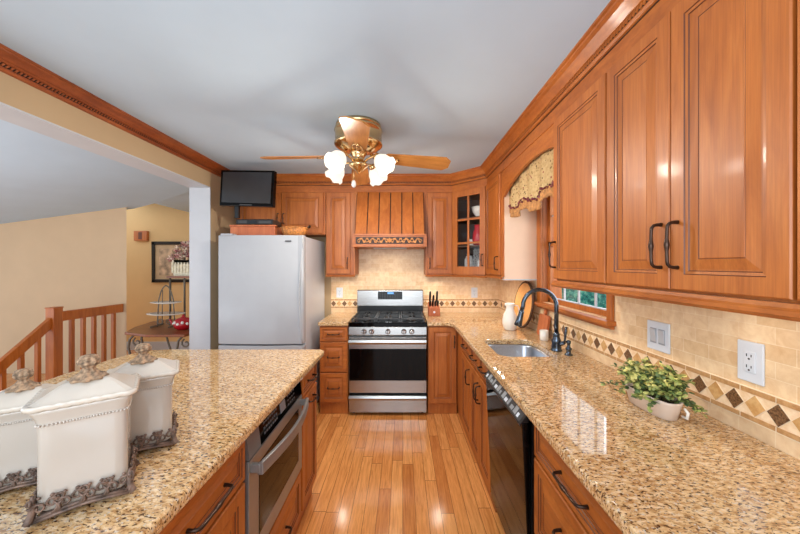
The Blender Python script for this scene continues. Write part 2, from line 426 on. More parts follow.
# crown mouldings
def crown_profile(z):
    k = (2.44 - z) / .107
    return [(0, z), (.010, z + .002), (.016, z + .010), (.016, z + .016), (.012, z + .020), (.012, z + .037), (.020, z + .040), (.024, z + .046), (.032, z + .058 * k), (.046, z + .078 * k), (.060, z + .088 * k), (.062, z + .093 * k), (.072, z + .097 * k), (.072, 2.44), (0, 2.44)]
def rope(mb, path, z, mi_dark, mi_rope):
    for k in range(len(path) - 1):
        a = Vector(path[k]); c = Vector(path[k + 1]); d = (c - a); L = d.length; d.normalize(); nrm = Vector((d.y, -d.x))
        q0, q1 = a + nrm * .011, c + nrm * .011; r0, r1 = a + nrm * .0128, c + nrm * .0128
        mb.loft([[(q0.x, q0.y, z + .0205), (r0.x, r0.y, z + .0205), (r0.x, r0.y, z + .0365), (q0.x, q0.y, z + .0365)], [(q1.x, q1.y, z + .0205), (r1.x, r1.y, z + .0205), (r1.x, r1.y, z + .0365), (q1.x, q1.y, z + .0365)]], mi_dark, None, False)
        st = .017; n = int(L / st)
        for i in range(n):
            p = a + d * ((i + .5) * st) + nrm * .014
            T = Matrix.Translation((p.x, p.y, z + .0285)) @ Matrix.Rotation(math.atan2(d.y, d.x), 4, 'Z') @ Matrix.Rotation(math.radians(38), 4, 'Y')
            mb.box(-.0034, -.004, -.0085, .0034, .004, .0085, mi_rope, T)
pathR = [(-1.83, 3.435), (.538, 3.435), (.835, 3.138), (.835, .1)]
b = MB().sweep(pathR, crown_profile(2.333), 0)
b.sweep(pathR, [(-.02, 2.255), (0, 2.255), (0, 2.44), (-.02, 2.44)], 0)
b.sweep(pathR, [(0, 2.329), (.003, 2.329), (.003, 2.333), (0, 2.333)], 1)
rope(b, pathR, 2.333, 1, 0)
struct(b.build('trim_2', ['woodh', 'groove']))
pathL = [(-1.83, -1.0), (-1.83, 3.435)]
b = MB().sweep(pathL, crown_profile(2.352), 0)
rope(b, pathL, 2.352, 1, 0)
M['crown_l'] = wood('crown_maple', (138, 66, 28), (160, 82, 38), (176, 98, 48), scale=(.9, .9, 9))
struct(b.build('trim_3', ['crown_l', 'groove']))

# diamond border on both tiled walls (local x along wall, z up, -y to the room)
def border(L, s0=0.0):
    mb = MB(); zc = 1.017; h = .034
    mb.box(0, -.006, .966, L, 0, .981, 3)
    mb.box(0, -.006, 1.053, L, 0, 1.069, 3)
    mb.box(0, -.004, .981, L, 0, 1.053, 2)
    x = .2
    k = 0
    x = s0
    while x < L:
        if x > 0:
            hw = .0295
            T = Matrix.Translation((x, 0, zc))
            dia = [(-hw, 0), (0, -h), (hw, 0), (0, h)]
            big = [(-hw - .003, 0), (0, -h - .003), (hw + .003, 0), (0, h + .003)]
            mb.loft([[(p, -.003, q) for p, q in big], [(p, -.0048, q) for p, q in big]], 4, T, False)
            mb.loft([[(p, -.003, q) for p, q in dia], [(p, -.0062, q) for p, q in dia]], k % 2, T, False)
        x += .0635; k += 1
    x = s0 + .01
    while x < L:     # thin joints across the liners
        mb.box(x - .001, -.0066, .966, x + .001, -.001, .981, 4); mb.box(x - .001, -.0066, 1.053, x + .001, -.001, 1.069, 4); x += .102
    mb.box(0, -.0052, .9625, L, 0, .966, 4); mb.box(0, -.0052, 1.069, L, 0, 1.0715, 4)
    return mb
BM = ['dia_dark', 'dia_tan', 'dia_field', 'liner', 'grout']
# right wall: local x runs towards the camera from the corner; centres at Y = 1.207 - k * .0635
s0 = (WB - 1.207) % (.0635 * 2)
struct(border(WB + 1.0, s0 - .127 + .127).build('trim_4', BM, loc=(WR, WB, 0), rot=(0, 0, -PI / 2)))
struct(border(WR + .84, .03).build('trim_5', BM, loc=(-.84, WB - .008, 0)))

# window
WX = WR
b = MB()
for (y0, y1, z0, z1) in ((wy0 - .042, wy0, wz0 - .02, wz1 + .075), (wy1, wy1 + .075, wz0 - .02, wz1 + .075), (wy0 - .042, wy1 + .075, wz1, wz1 + .075)):
    b.box(WX - .02, y0, z0, WX, y1, z1, 0)
win = struct(b.build('window_1', 'wood', bevel=.004))
b = MB().box(WX - .055, wy0 - .055, wz0 - .03, WX + .06, wy1 + .09, wz0 - .002, 0)
b.box(WX - .022, wy0 - .045, wz0 - .05, WX, wy1 + .075, wz0 - .03, 0)
b.build('window_sill', 'woodh', win, bevel=.006)
b = MB(); t = .03
for (y0, y1, z0, z1) in ((wy0, wy0 + .035, wz0, wz1), (wy1 - .035, wy1, wz0, wz1), (wy0, wy1, wz0, wz0 + .034), (wy0, wy1, wz1 - .04, wz1), (wy0, wy1, 1.62, 1.66)):
    b.box(WX + .04, y0, z0, WX + .085, y1, z1, 0)
b.build('sash', 'wood', win, bevel=.003)
b = MB()
gy0, gy1 = wy0 + .035, wy1 - .035
for i in range(1, 4):
    y = gy0 + (gy1 - gy0) * i / 4
    b.box(WX + .055, y - .006, wz0 + .034, WX + .066, y + .006, wz1 - .04)
for z in (1.86,): b.box(WX + .055, gy0, z - .006, WX + .066, gy1, z + .006)
b.box(WX + .05, gy0, wz0 + .034, WX + .070, gy1, wz0 + .040)
b.build('muntins', 'white', win)
MB().box(WX + .058, gy0, wz0 + .034, WX + .062, gy1, wz1 - .04).build('pane', 'glass', win)
b = MB()
for (y0, y1, z0, z1) in ((wy0, wy0 + .004, wz0, wz1), (wy1 - .004, wy1, wz0, wz1), (wy0, wy1, wz1 - .004, wz1)):
    b.box(WX, y0, z0, WX + .15, y1, z1)
b.build('window_jamb', 'wood', win)
# outdoors
struct(MB().box(1.3, -3, -.3, 16, 20, -.2).build('ground', 'grass'))
def blob(cx, cy, cz_, rx, ry, rz, seed):
    rnd = random.Random(seed); ph = [rnd.uniform(0, 6) for _ in range(6)]
    def fn(u, v):
        a = 2 * PI * u; e = -PI / 2 * .2 + (PI / 2 * 1.2) * v
        k = 1 + .12 * math.sin(5 * a + ph[0] + 3 * e) + .09 * math.sin(9 * a + ph[1] - 6 * e) + .06 * math.sin(17 * a + ph[2] + 11 * e)
        return (cx + rx * k * math.cos(e) * math.cos(a), cy + ry * k * math.cos(e) * math.sin(a), cz_ + rz * k * math.sin(e))
    return MB().grid(fn, 48, 16)
for i, (x, y, r, h, lab) in enumerate(((4.2, 6.0, .9, 1.9, 'green bush outside, seen through the right end of the window'), (4.6, 8.0, .95, 2.0, 'green bush outside, behind the middle panes of the window'), (4.9, 10.3, .95, 2.0, 'green bush outside, seen through the far end of the window'))):
    tag(blob(0, 0, 0, r, r, h, i).build('bush', 'hedge', loc=(x, y, -.2)), lab, 'bush', 'bushes beyond the window')

# ------------------------------------------------------------------ cabinets
def panel(mb, x0, x1, z0, z1, fw=.058, bw=.03, th=.02):
    R = [(0, 0, 0), (0, -th + .003, 0), (.003, -th, 0), (fw - .012, -th, 0), (fw - .0095, -th + .003, 1), (fw - .002, -th + .004, 0), (fw + .0005, -th + .007, 1), (fw + .004, -th + .007, 0), (fw + .004 + bw, -th + .0015, 0), (fw + .0058 + bw, -th + .0028, 1), (fw + .0078 + bw, -th + .0015, 0)]
    def ring(i, y): return [(x0 + i, y, z0 + i), (x1 - i, y, z0 + i), (x1 - i, y, z1 - i), (x0 + i, y, z1 - i)]
    for k in range(len(R) - 1):
        a, c = ring(*R[k][:2]), ring(*R[k + 1][:2])
        for i in range(4):
            j = (i + 1) % 4
            mb.add([a[i], a[j], c[j], c[i]], [(0, 1, 2, 3)], R[k + 1][2])
    mb.add(ring(*R[-1][:2]), [(0, 1, 2, 3)], 0)
    mb.add(ring(0, 0), [(3, 2, 1, 0)], 0)
_HM = {}
def handle(parent, cx, cz, L=.12, horiz=False, y=-.02):
    if L not in _HM:
        pts = []; rr = []
        h = L / 2
        pts += [(0, 0, -h), (0, -.012, -h), (0, -.024, -h + .003), (0, -.030, -h + .010)]; rr += [.0065, .005, .005, .005]
        for i in range(1, 12):
            u = i / 12; z = -h + .010 + (L - .02) * u
            pts.append((0, -.031 - .0015 * math.sin(PI * u), z)); rr.append(.0046 + (.0032 if i == 6 else .0016 if i in (5, 7) else 0))
        pts += [(0, -.030, h - .010), (0, -.024, h - .003), (0, -.012, h), (0, 0, h)]; rr += [.005, .005, .005, .0065]
        o = MB().tube(pts, rr, 8).build('handle', 'bronze'); _HM[L] = o.data; bpy.data.objects.remove(o)
    o = bpy.data.objects.new('handle', _HM[L]); COL.objects.link(o); o.parent = parent
    o.location = (cx, y, cz); o.rotation_euler = (0, PI / 2 if horiz else 0, 0)
    return o
RAIL = [(-.022, 1.356), (-.030, 1.362), (-.030, 1.372), (-.022, 1.378), (-.016, 1.388), (0, 1.388), (0, 1.352), (-.018, 1.352)]
def cabinet(label, loc, rz, wd, dp, z0, z1, fronts, name='base_cabinet', cat='cabinet', group=None, toe=0, body='wood', rail=False, y0=0, side=None):
    r = thing(name, label, cat, (loc[0], loc[1], 0), rz, group)
    mb = MB().box(0, y0, z0, wd, dp, z1)
    mb.build('body', body, r, bevel=.002)
    if toe: MB().box(.001, .012, .002, wd - .001, dp - .02, z0 + .001).build('plinth', 'wood', r)
    for f in fronts:
        x0, x1, a0, a1 = f['b']; cx, cz_ = (x0 + x1) / 2, (a0 + a1) / 2
        dr = f.get('k', 'door'); small = (a1 - a0) < .2
        mb = MB()
        panel(mb, x0 - cx, x1 - cx, a0 - cz_, a1 - cz_, .032 if small else (.05 if dr == 'drawer' else .058), .014 if small else .028)
        d = mb.build(dr, ['woodh' if dr == 'drawer' else 'wood', 'glaze'], r, (cx, 0, cz_))
        for hh in f.get('h', []):
            handle(d, hh[0] - cx, hh[1] - cz_, hh[2] if len(hh) > 2 else .115, dr == 'drawer')
    if rail: MB().prof_x(RAIL, 0, wd).build('light_rail', 'woodh', r)
    return r
def puck(parent, x, y, z, power=1.2, size=.085):
    k = size / .085
    MB().lathe([(.03 * k, 0), (.034 * k, .004), (.034 * k, .012)], 16).lathe([(.024 * k, -.001), (.024 * k, .001)], 16, 1).build('puck_light', ['white', 'puck'], parent, (x, y, z - .012))
    area('puck_lamp', (x, y, z - .017), (0, 0, 0), size, size, power * .62, (1, .90, .76), 'DISK', PI * .85, parent)
R90 = -PI / 2
# right wall uppers
c = cabinet('narrow wall cabinet between the glass corner cabinet and the window, pale peach end panel', (.84, 3.14), R90, .49, .295, 1.37, 2.262,
            [dict(b=(.012, .45, 1.385, 2.245), h=[(.415, 1.485)])], 'wall_cabinet')
MB().box(.49, .012, 1.352, .496, .295, 2.26).build('end_panel', 'peach', c)
MB().box(.478, .0, 1.343, .505, .295, 1.352).build('end_strip', 'white', c)
MB().box(.0, -.018, 1.352, .478, .0, 1.37).build('light_rail', 'woodh', c)
for x_ in (.10, .22, .34): puck(c, x_, .045, 1.37, .75, .03)
c = cabinet('single-door wall cabinet on the right wall, first past the window', (.84, 1.73), R90, .45, .295, 1.388, 2.262,
            [dict(b=(.006, .444, 1.396, 2.25), h=[(.03, 1.525, .135)])], 'wall_cabinet', rail=True)
for x_ in (.10, .26, .39): puck(c, x_, .045, 1.388, .12, .03)
c = cabinet('large two-door wall cabinet with paired dark pulls, above the light switch', (.84, 1.28), R90, .615, .295, 1.388, 2.262,
            [dict(b=(.004, .305, 1.396, 2.25), h=[(.275, 1.53, .135)]), dict(b=(.309, .611, 1.396, 2.25), h=[(.335, 1.53, .135)])], 'wall_cabinet', rail=True)
puck(c, .3, .14, 1.388, .6)
c = cabinet('wall cabinet cut by the right edge of the photo', (.84, .665), R90, .5, .295, 1.388, 2.262,
            [dict(b=(.004, .496, 1.396, 2.25))], 'wall_cabinet', rail=True)
puck(c, .22, .14, 1.388, .34)
# back wall uppers
c = cabinet('tall narrow wall cabinet left of the range hood', (-.83, 3.44), 0, .315, .30, 1.36, 2.262,
            [dict(b=(.006, .265, 1.375, 2.25), h=[(.238, 1.49)])], 'wall_cabinet')
MB().prof_x([(-.012, 1.343), (-.016, 1.352), (-.01, 1.36), (0, 1.36), (0, 1.343)], 0, .315).build('light_rail', 'woodh', c)
puck(c, .16, .1, 1.36, 1.4)
c = cabinet('tall narrow wall cabinet right of the range hood', (.25, 3.44), 0, .29, .30, 1.36, 2.262,
            [dict(b=(.02, .284, 1.375, 2.25), h=[(.044, 1.49)])], 'wall_cabinet')
MB().prof_x([(-.012, 1.343), (-.016, 1.352), (-.01, 1.36), (0, 1.36), (0, 1.343)], 0, .29).build('light_rail', 'woodh', c)
puck(c, .145, .1, 1.36, 1.4)
cabinet('two-door cabinet over the white refrigerator', (-1.80, 3.44), 0, .965, .30, 1.80, 2.262,
        [dict(b=(.02, .485, 1.815, 2.25), h=[(.46, 1.97, .11)]), dict(b=(.493, .945, 1.815, 2.25), h=[(.52, 1.97, .11)])], 'wall_cabinet')
# corner glass cabinet
cg = thing('corner_cabinet', 'diagonal corner wall cabinet with six-pane glass door', 'cabinet', (.54, 3.44, 0), -PI / 4)
pent = [(0, 0), (.424, 0), (.633, .209), (.209, .633), (-.212, .212)]
shr = lambda k: [(.2 + (x - .2) * k, .25 + (y - .25) * k) for x, y in pent]
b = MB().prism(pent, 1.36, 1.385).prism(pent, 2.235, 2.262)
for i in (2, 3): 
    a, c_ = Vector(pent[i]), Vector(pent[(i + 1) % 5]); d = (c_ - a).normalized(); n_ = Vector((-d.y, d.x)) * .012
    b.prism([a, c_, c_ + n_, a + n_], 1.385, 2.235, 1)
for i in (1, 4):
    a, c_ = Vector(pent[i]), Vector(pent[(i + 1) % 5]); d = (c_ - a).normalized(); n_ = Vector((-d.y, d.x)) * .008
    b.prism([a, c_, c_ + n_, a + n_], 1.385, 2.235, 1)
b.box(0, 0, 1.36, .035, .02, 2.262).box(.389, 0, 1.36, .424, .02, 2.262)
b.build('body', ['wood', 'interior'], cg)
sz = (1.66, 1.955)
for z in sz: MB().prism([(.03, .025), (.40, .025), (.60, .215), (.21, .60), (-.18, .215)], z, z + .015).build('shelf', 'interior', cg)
b = MB(); x0, x1, z0, z1 = .012, .412, 1.372, 2.25; fw = .062
for bx in ((x0, z0, x0 + fw, z1), (x1 - fw, z0, x1, z1), (x0 + fw, z0, x1 - fw, z0 + fw + .02), (x0 + fw, z1 - fw, x1 - fw, z1)):
    b.box(bx[0], -.02, bx[1], bx[2], 0, bx[3])
gz0, gz1 = z0 + fw + .02, z1 - fw
b.box(.2, -.016, gz0, .222, -.002, gz1)
for k in (1, 2):
    z = gz0 + (gz1 - gz0) * k / 3; b.box(x0 + fw, -.016, z - .011, x1 - fw, -.002, z + .011)
dd = b.build('door', 'wood', cg, bevel=.003)
MB().box(x0 + fw, -.006, gz0, x1 - fw, -.003, gz1).build('pane', 'glass', dd)
handle(dd, .385, 1.52, .115)
MB().prof_x([(-.012, 1.343), (-.016, 1.352), (-.01, 1.36), (0, 1.36), (0, 1.343)], 0, .424).build('light_rail', 'woodh', cg)
puck(cg, .21, .2, 1.36, 1.1)
def cworld(x, y): 
    a = -PI / 4; return (.54 + x * math.cos(a) - y * math.sin(a), 3.44 + x * math.sin(a) + y * math.cos(a))
# things in the glass cabinet
x, y = cworld(.25, .15)
o = MB().lathe([(.028, 0), (.034, .005), (.075, .06), (.088, .115), (.084, .115), (.07, .06), (.02, .012)], 24).build('serving_bowl', 'white_cer', loc=(x, y, 1.97))
tag(o, 'white bowl on the top shelf of the glass corner cabinet', 'bowl')
x, y = cworld(.262, .11)
r = thing('red_mug', 'red pitcher on the middle shelf of the glass corner cabinet', 'pitcher', (x, y, 1.675))
MB().lathe([(.05, 0), (.06, .01), (.07, .07), (.06, .14), (.045, .18), (.05, .215), (.045, .215), (.04, .18)], 20).build('body', 'red', r)
MB().tube([(.05, 0, .19), (.1, 0, .18), (.11, 0, .12), (.062, 0, .06)], .008).build('handle', 'red', r)
x, y = cworld(.165, .13)
o = MB().lathe([(.022, 0), (.03, .005), (.038, .07), (.034, .07), (.025, .01)], 16).build('cup', 'white_cer', loc=(x, y, 1.675))
tag(o, 'small pale cup beside the red pitcher in the glass corner cabinet', 'cup')
x, y = cworld(.13, .13)
r = thing('glass_jar', 'lidded glass jar on the bottom shelf of the corner cabinet, left', 'jar', (x, y, 1.385))
MB().lathe([(.045, 0), (.05, .006), (.05, .15), (.036, .17), (.036, .185)], 18).build('body', 'glassjar', r)
MB().lathe([(.04, 0), (.04, .014), (.012, .02), (.014, .04)], 16).build('lid', 'chrome', r, (0, 0, .185))
x, y = cworld(.30, .15)
o = MB().lathe([(.03, 0), (.055, .004), (.068, .06), (.07, .14), (.066, .14), (.06, .02)], 20).build('glass_bowl', 'glassjar', loc=(x, y, 1.385))
tag(o, 'pale glass bowl on the bottom shelf of the corner cabinet, right', 'bowl')

# range hood
hd = thing('range_hood', 'wooden range hood with vertical planks and carved frieze above the stove', 'range hood', (-.515, 3.44, 0), 0)
HW = .765
b = MB()
gaps = [.022, .148, .268, .388, .508, .626, .743]
sec = [(-.02, 2.258), (-.185, 1.785), (.298, 1.785), (.298, 2.258)]
sec2 = [(-.012, 2.255), (-.177, 1.787), (.297, 1.787), (.297, 2.255)]
for i in range(6): b.prof_x(sec, gaps[i] + .005, gaps[i + 1] - .005, 0)
b.prof_x(sec2, .0225, .7425, 1)
b.build('planked_canopy', ['wood', 'groove'], hd, bevel=.002)
b = MB().box(0, -.012, 2.235, HW, .02, 2.262).box(0, -.004, 1.785, .02, .298, 2.262).box(.745, -.004, 1.785, HW, .298, 2.262)
b.build('surround', 'wood', hd, bevel=.002)
b = MB().box(.002, -.2, 1.665, HW - .002, .298, 1.785, 0)
b.box(-.0, -.214, 1.770, HW, .0, 1.788, 0).box(0, -.214, 1.655, HW, .298, 1.672, 0)
b.box(.036, -.203, 1.686, HW - .036, -.19, 1.756, 1)
b.box(.002, -.208, 1.672, .026, -.19, 1.770).box(HW - .026, -.208, 1.672, HW - .002, -.19, 1.770)
fr = b.build('frieze', ['woodh', 'groove'], hd, bevel=.002)
b = MB(); zc_ = 1.721
for sgn in (-1, 1):
    pts = [(HW / 2 + sgn * (.012 + .0145 * i), -.205, zc_ + .017 * math.sin(i * .72)) for i in range(23)]
    b.tube(pts, .0042, 6)
    for i in range(1, 11):
        cx = HW / 2 + sgn * (.012 + .029 * i); up = 1 if i % 2 else -1
        for q in (-1, 1):
            b.tube([(cx, -.205, zc_), (cx + sgn * q * .010, -.208, zc_ + up * q * .020), (cx + sgn * q * .026, -.205, zc_ + up * q * .013)], [.003, .009, .003], 6)
b.sphere((HW / 2, -.205, zc_), .014, 0)
for a in range(8): b.tube([(HW / 2, -.206, zc_), (HW / 2 + .026 * math.cos(a * PI / 4), -.207, zc_ + .026 * math.sin(a * PI / 4))], [.009, .003], 6)
b.build('carving', 'gold_leaf', fr)
area('hood_lamp', (.38, .06, 1.645), (0, 0, 0), .3, .1, 1.0, (1, .90, .76), 'RECTANGLE', PI * .9, hd)
MB().box(.2, -.02, 1.649, .56, .14, 1.655).build('lamp_lens', 'white', hd)

# arched wooden valance over the window
b = MB(); n = 24; L = 2.65 - 1.73
def arch(u):
    return 2.16 - .30 * (u - .65) ** 2
top = []; lo = []
for i in range(n + 1):
    u = i / n; top.append((u * L, 2.262)); lo.append((u * L, arch(u)))
for i in range(n):
    q = [lo[i], lo[i + 1], top[i + 1], top[i]]
    b.loft([[(p[0], 0, p[1]) for p in q], [(p[0], .02, p[1]) for p in q]], 0, None, False)
r = b.build('window_arch', 'woodh', loc=(.84, 2.65, 0), rot=(0, 0, R90)); 
tag(r, 'arched wooden valance board over the window, joining the two wall cabinets', 'valance')
# curtain behind it
cu = thing('curtain_valance', 'floral tan fabric valance with beaded ruffle hanging at the window', 'curtain', (.882, 2.645, 0), R90)
Lc = .905
def swag(u): return 1.972 - .025 * math.sin(PI * u) + .035 * abs(math.sin(2.5 * PI * u)) * (-1)
def wav(u, v): return .016 * math.sin(2 * PI * 5 * u + .6) * (.35 + .65 * v)
b = MB().grid(lambda u, v: (u * Lc, wav(u, v), 2.235 + (swag(u) - 2.235) * v), 80, 16)
b.build('fabric', 'fabric', cu, solid=.003)
b = MB().grid(lambda u, v: (u * Lc, wav(u, 1) + .006 * math.sin(2 * PI * 26 * u) * v, swag(u) - (.062 + .02 * abs(math.sin(2.5 * PI * u + .4))) * v), 160, 4)
b.build('ruffle', 'taped', cu, solid=.002)
b = MB()
for i in range(64):
    u = (i + .5) / 64; b.sphere((u * Lc, wav(u, 1) - .007 + .004 * random.random(), swag(u) + random.uniform(-.012, .010)), random.uniform(.006, .0095), i % 3 == 0, 8)
b.build('beaded_trim', ['berry', 'plum'], cu)
b = MB().tube([(0, .02, 2.225), (Lc, .02, 2.225)], .008)
b.build('rod', 'bronze', cu)

# right base run (front of doors at X = .52)
FX = .54
c = cabinet('corner base cabinet with one drawer over one door, left of the sink', (FX, WB - .01), R90, WB - .01 - 2.42, .58, .1, .874,
            [dict(k='drawer', b=(.94, 1.30, .725, .862), h=[(1.12, .80)]), dict(b=(.94, 1.30, .115, .71), h=[(1.27, .60)])], toe=1)
c = cabinet('sink base cabinet with two false drawers and two doors', (FX, 2.42), R90, .54, .585, .1, .69,
            [dict(k='drawer', b=(.008, .266, .725, .862), h=[(.135, .80)]), dict(k='drawer', b=(.274, .532, .725, .862), h=[(.40, .80)]),
             dict(b=(.008, .266, .115, .71), h=[(.24, .60)]), dict(b=(.274, .532, .115, .71), h=[(.30, .60)])], toe=1)
MB().box(0, 0, .69, .54, .03, .874).box(0, .03, .69, .012, .585, .874).box(.528, .03, .69, .54, .585, .874).build('top_rail', 'wood', c)
c = cabinet('three-drawer base cabinet in the right foreground, beside the dishwasher', (FX, 1.275), R90, .61, .585, .1, .874,
            [dict(k='drawer', b=(.02, .60, .72, .862), h=[(.31, .79, .15)]), dict(k='drawer', b=(.02, .60, .41, .708), h=[(.31, .6, .15)]), dict(k='drawer', b=(.02, .60, .115, .40), h=[(.31, .3, .15)])], toe=1)
cabinet('base cabinet under the near end of the right counter, at the frame edge', (FX, .66), R90, .56, .585, .1, .874,
        [dict(b=(.01, .55, .115, .862), h=[(.04, .7)])], toe=1)
# dishwasher
dw = thing('dishwasher', 'black dishwasher with its door ajar under the right counter', 'dishwasher', (FX - .0, 1.875, 0), R90)
MB().box(.004, .03, .1, .596, .57, .868, 0).box(.004, 0, .1, .014, .03, .868, 0).box(.585, -.018, .02, .599, .03, .868, 0).box(.004, .04, .003, .596, .5, .1, 0).build('tub', 'black', dw)
b = MB().box(.016, -.02, .0, .583, .008, .715)
door = b.build('door', 'gloss', dw, (0, 0, .11), (math.radians(2.6), 0, 0), bevel=.004)
b = MB().prof_x([(-.02, .716), (-.026, .70), (-.032, .712), (.006, .756), (.006, .716)], .016, .583, 0)
cp = b.build('control_panel', 'black', door, bevel=.001)
T = Matrix.Translation((0, -.032, .712)) @ Matrix.Rotation(math.atan2(.044, .038), 4, 'X')
b = MB().box(.03, .006, -.001, .57, .05, .0008, 1, T)
for i in range(13):
    x = .045 + .04 * i
    b.box(x, .012, 0, x + (.03 if i % 3 else .018), .044 if i % 2 else .03, .002, 0 if i % 4 else 2, T)
b.build('buttons', ['blue_btn', 'slot', 'plate'], cp)

# back base cabinets
cabinet('three-drawer base cabinet between the refrigerator and the stove', (-.815, 3.12), 0, .28, .62, .1, .874,
        [dict(k='drawer', b=(.008, .272, .725, .862), h=[(.14, .795)]), dict(k='drawer', b=(.008, .272, .425, .712), h=[(.14, .57)]), dict(k='drawer', b=(.008, .272, .125, .412), h=[(.14, .27)])], toe=1)
cabinet('one-door base cabinet right of the stove', (.25, 3.12), 0, .287, .62, .1, .874,
        [dict(b=(.01, .275, .115, .862), h=[(.255, .72)])], toe=1)

# island (fronts at X = -.55, facing +X)
IX = -.57
cabinet('island drawer cabinet at the far end, nearest the refrigerator', (IX, 1.735), PI / 2, .305, .60, .1, .874,
        [dict(k='drawer', b=(.01, .297, .735, .862), h=[(.155, .80, .1)]), dict(b=(.01, .297, .115, .722), h=[])], toe=1)
for o in list(bpy.data.objects):
    if o.name.startswith('door') and o.parent and 'far end, nearest' in o.parent.get('label', ''):
        h_ = handle(o, 0, .722 - .045 - o.location.z, .1, True)
cabinet('island cabinet housing the microwave drawer, panel drawer below', (IX, 1.125), PI / 2, .608, .60, .1, .36,
        [dict(k='drawer', b=(.012, .596, .112, .35), h=[(.304, .235, .13)])], toe=1)
cabinet('island drawer-over-door cabinet nearest the canisters', (IX, .66), PI / 2, .463, .60, .1, .874,
        [dict(k='drawer', b=(.012, .450, .72, .862), h=[(.235, .79, .17)]), dict(b=(.012, .450, .115, .708), h=[(.03, .6)])], toe=1)
cabinet('island base cabinet at the near frame edge', (IX, .15), PI / 2, .508, .60, .1, .874,
        [dict(b=(.012, .50, .115, .862))], toe=1)
ib = MB().box(-1.40, .15, .0, -1.172, 2.04, .874).build('island_back', 'wood', bevel=.003)
tag(ib, 'wooden back panel of the island under the bar overhang', 'island')
# microwave drawer
mw = thing('microwave_drawer', 'stainless drawer microwave built into the island', 'microwave', (IX, 1.125, 0), PI / 2)
MB().box(.004, .0, .362, .604, .55, .872).build('body', 'black', mw)
b = MB().box(.006, -.022, .368, .602, 0, .765, 0)
b.box(.085, -.0235, .44, .545, -.02, .715, 1)
dr = b.build('drawer_front', ['steel_mw', 'gloss'], mw, bevel=.002)
b = MB()
pts = [(.02, -.022, .735), (.02, -.05, .735)] + [(.02 + .56 * i / 14, -.058 - .034 * math.sin(PI * i / 14), .735) for i in range(15)] + [(.58, -.05, .735), (.58, -.022, .735)]
rings = [[(p[0] - 0, p[1] - .008, p[2] - .023), (p[0], p[1] + .006, p[2] - .023), (p[0], p[1] + .006, p[2] + .023), (p[0], p[1] - .008, p[2] + .023)] for p in pts[1:-1]]
b.loft(rings, 0, None, False)
b.box(.016, -.056, .719, .034, -.02, .751).box(.566, -.056, .719, .584, -.02, .751)
b.build('handle', 'steel_mw', dr, bevel=.003)
b = MB().prof_x([(-.022, .772), (-.010, .862), (.01, .866), (.01, .772)], .10, .602, 0)
b.prof_x([(-.024, .772), (-.012, .862), (.01, .866), (.01, .772)], .006, .10, 1)
pn = b.build('control_panel', ['gloss', 'steel_mw'], mw)
b = MB()
TT = Matrix.Translation((0, -.0225, .772)) @ Matrix.Rotation(math.radians(-7.6), 4, 'X')
for i in range(7):
    for j in range(3): b.box(.14 + .02 * i, -.001, .022 + .02 * j, .152 + .02 * i, .001, .030 + .02 * j, 0, TT)
b.build('keypad', ['key'], pn); b = MB()
MB().box(.31, -.001, .025, .37, .001, .068, 0, TT).build('display', 'blue_btn', pn)
for i in range(4):
    for j in range(3): b.box(.40 + .026 * i, -.001, .022 + .02 * j, .415 + .026 * i, .001, .028 + .02 * j, 0, TT)
b.build('keypad', ['key'], pn)

# ------------------------------------------------------------------ countertops
def boolean_cut(o, cutter):
    md = o.modifiers.new('cut', 'BOOLEAN'); md.object = cutter; md.operation = 'DIFFERENCE'; md.solver = 'EXACT'
    dg = bpy.context.evaluated_depsgraph_get(); dg.update()
    me = bpy.data.meshes.new_from_object(o.evaluated_get(dg)); o.modifiers.clear(); o.data = me
    bpy.data.objects.remove(cutter)
SX0, SX1, SY0, SY1 = .60, .955, 1.93, 2.37
top_poly = [(.485, .1), (WR - .001, .1), (WR - .001, WB - .009), (.242, WB - .009), (.242, 3.085), (.42, 3.085), (.455, 3.068), (.475, 3.04), (.485, 2.99)]
ct = MB().prism(top_poly, CT - .04, CT).build('countertop', 'granite')
cut = MB().prism(rrect(SX0, SY0, SX1, SY1, .07), .8, 1.0).build('cutter', 'granite')
boolean_cut(ct, cut)
def bev(o, wdt=.012, seg=3):
    md = o.modifiers.new('bevel', 'BEVEL'); md.width = wdt; md.segments = seg; md.limit_method = 'ANGLE'; md.angle_limit = .9; return o
bev(ct, .009); tag(ct, 'L-shaped gold granite countertop along the right wall with the sink cutout', 'countertop')
o = MB().prism([(-.825, 3.085), (-.53, 3.085), (-.53, WB - .009), (-.825, WB - .009)], CT - .04, CT).build('countertop', 'granite'); bev(o, .009)
tag(o, 'small gold granite countertop between the refrigerator and the stove', 'countertop')
isl = rrect(-1.72, .1, -.52, 2.075, .03)
isl2 = [(-.57, .1), (-.543, .13), (-.511, 2.07), (-.54, 2.10)] + [(-1.55, 2.10), (-1.62, 2.085), (-1.68, 2.04), (-1.715, 1.96), (-1.73, 1.88), (-1.73, .1)]
o = MB().prism(isl2, CT - .04, CT).build('countertop', 'granite'); bev(o, .012)
tag(o, 'gold granite island countertop with the cream canisters on it', 'countertop')
# sink
b = MB()
rings = []
for ins, z, r_ in ((-.02, CT - .041, .085), (0.004, CT - .041, .07), (.006, CT - .05, .07), (.012, .74, .06), (.03, .715, .055), (.06, .708, .05)):
    rings.append([(p[0], p[1], z) for p in rrect(SX0 + ins, SY0 + ins, SX1 - ins, SY1 - ins, r_)])
b.loft(rings, 0, None, True, False, True)
sk = thing('sink', 'stainless undermount sink in the right countertop', 'sink', (0, 0, 0))
b.build('basin', 'sink', sk, solid=-.001)
MB().lathe([(.045, 0), (.045, .004), (.036, .005), (.03, .002)], 20).build('drain', 'chrome', sk, ((SX0 + SX1) / 2, 2.15, .7085))
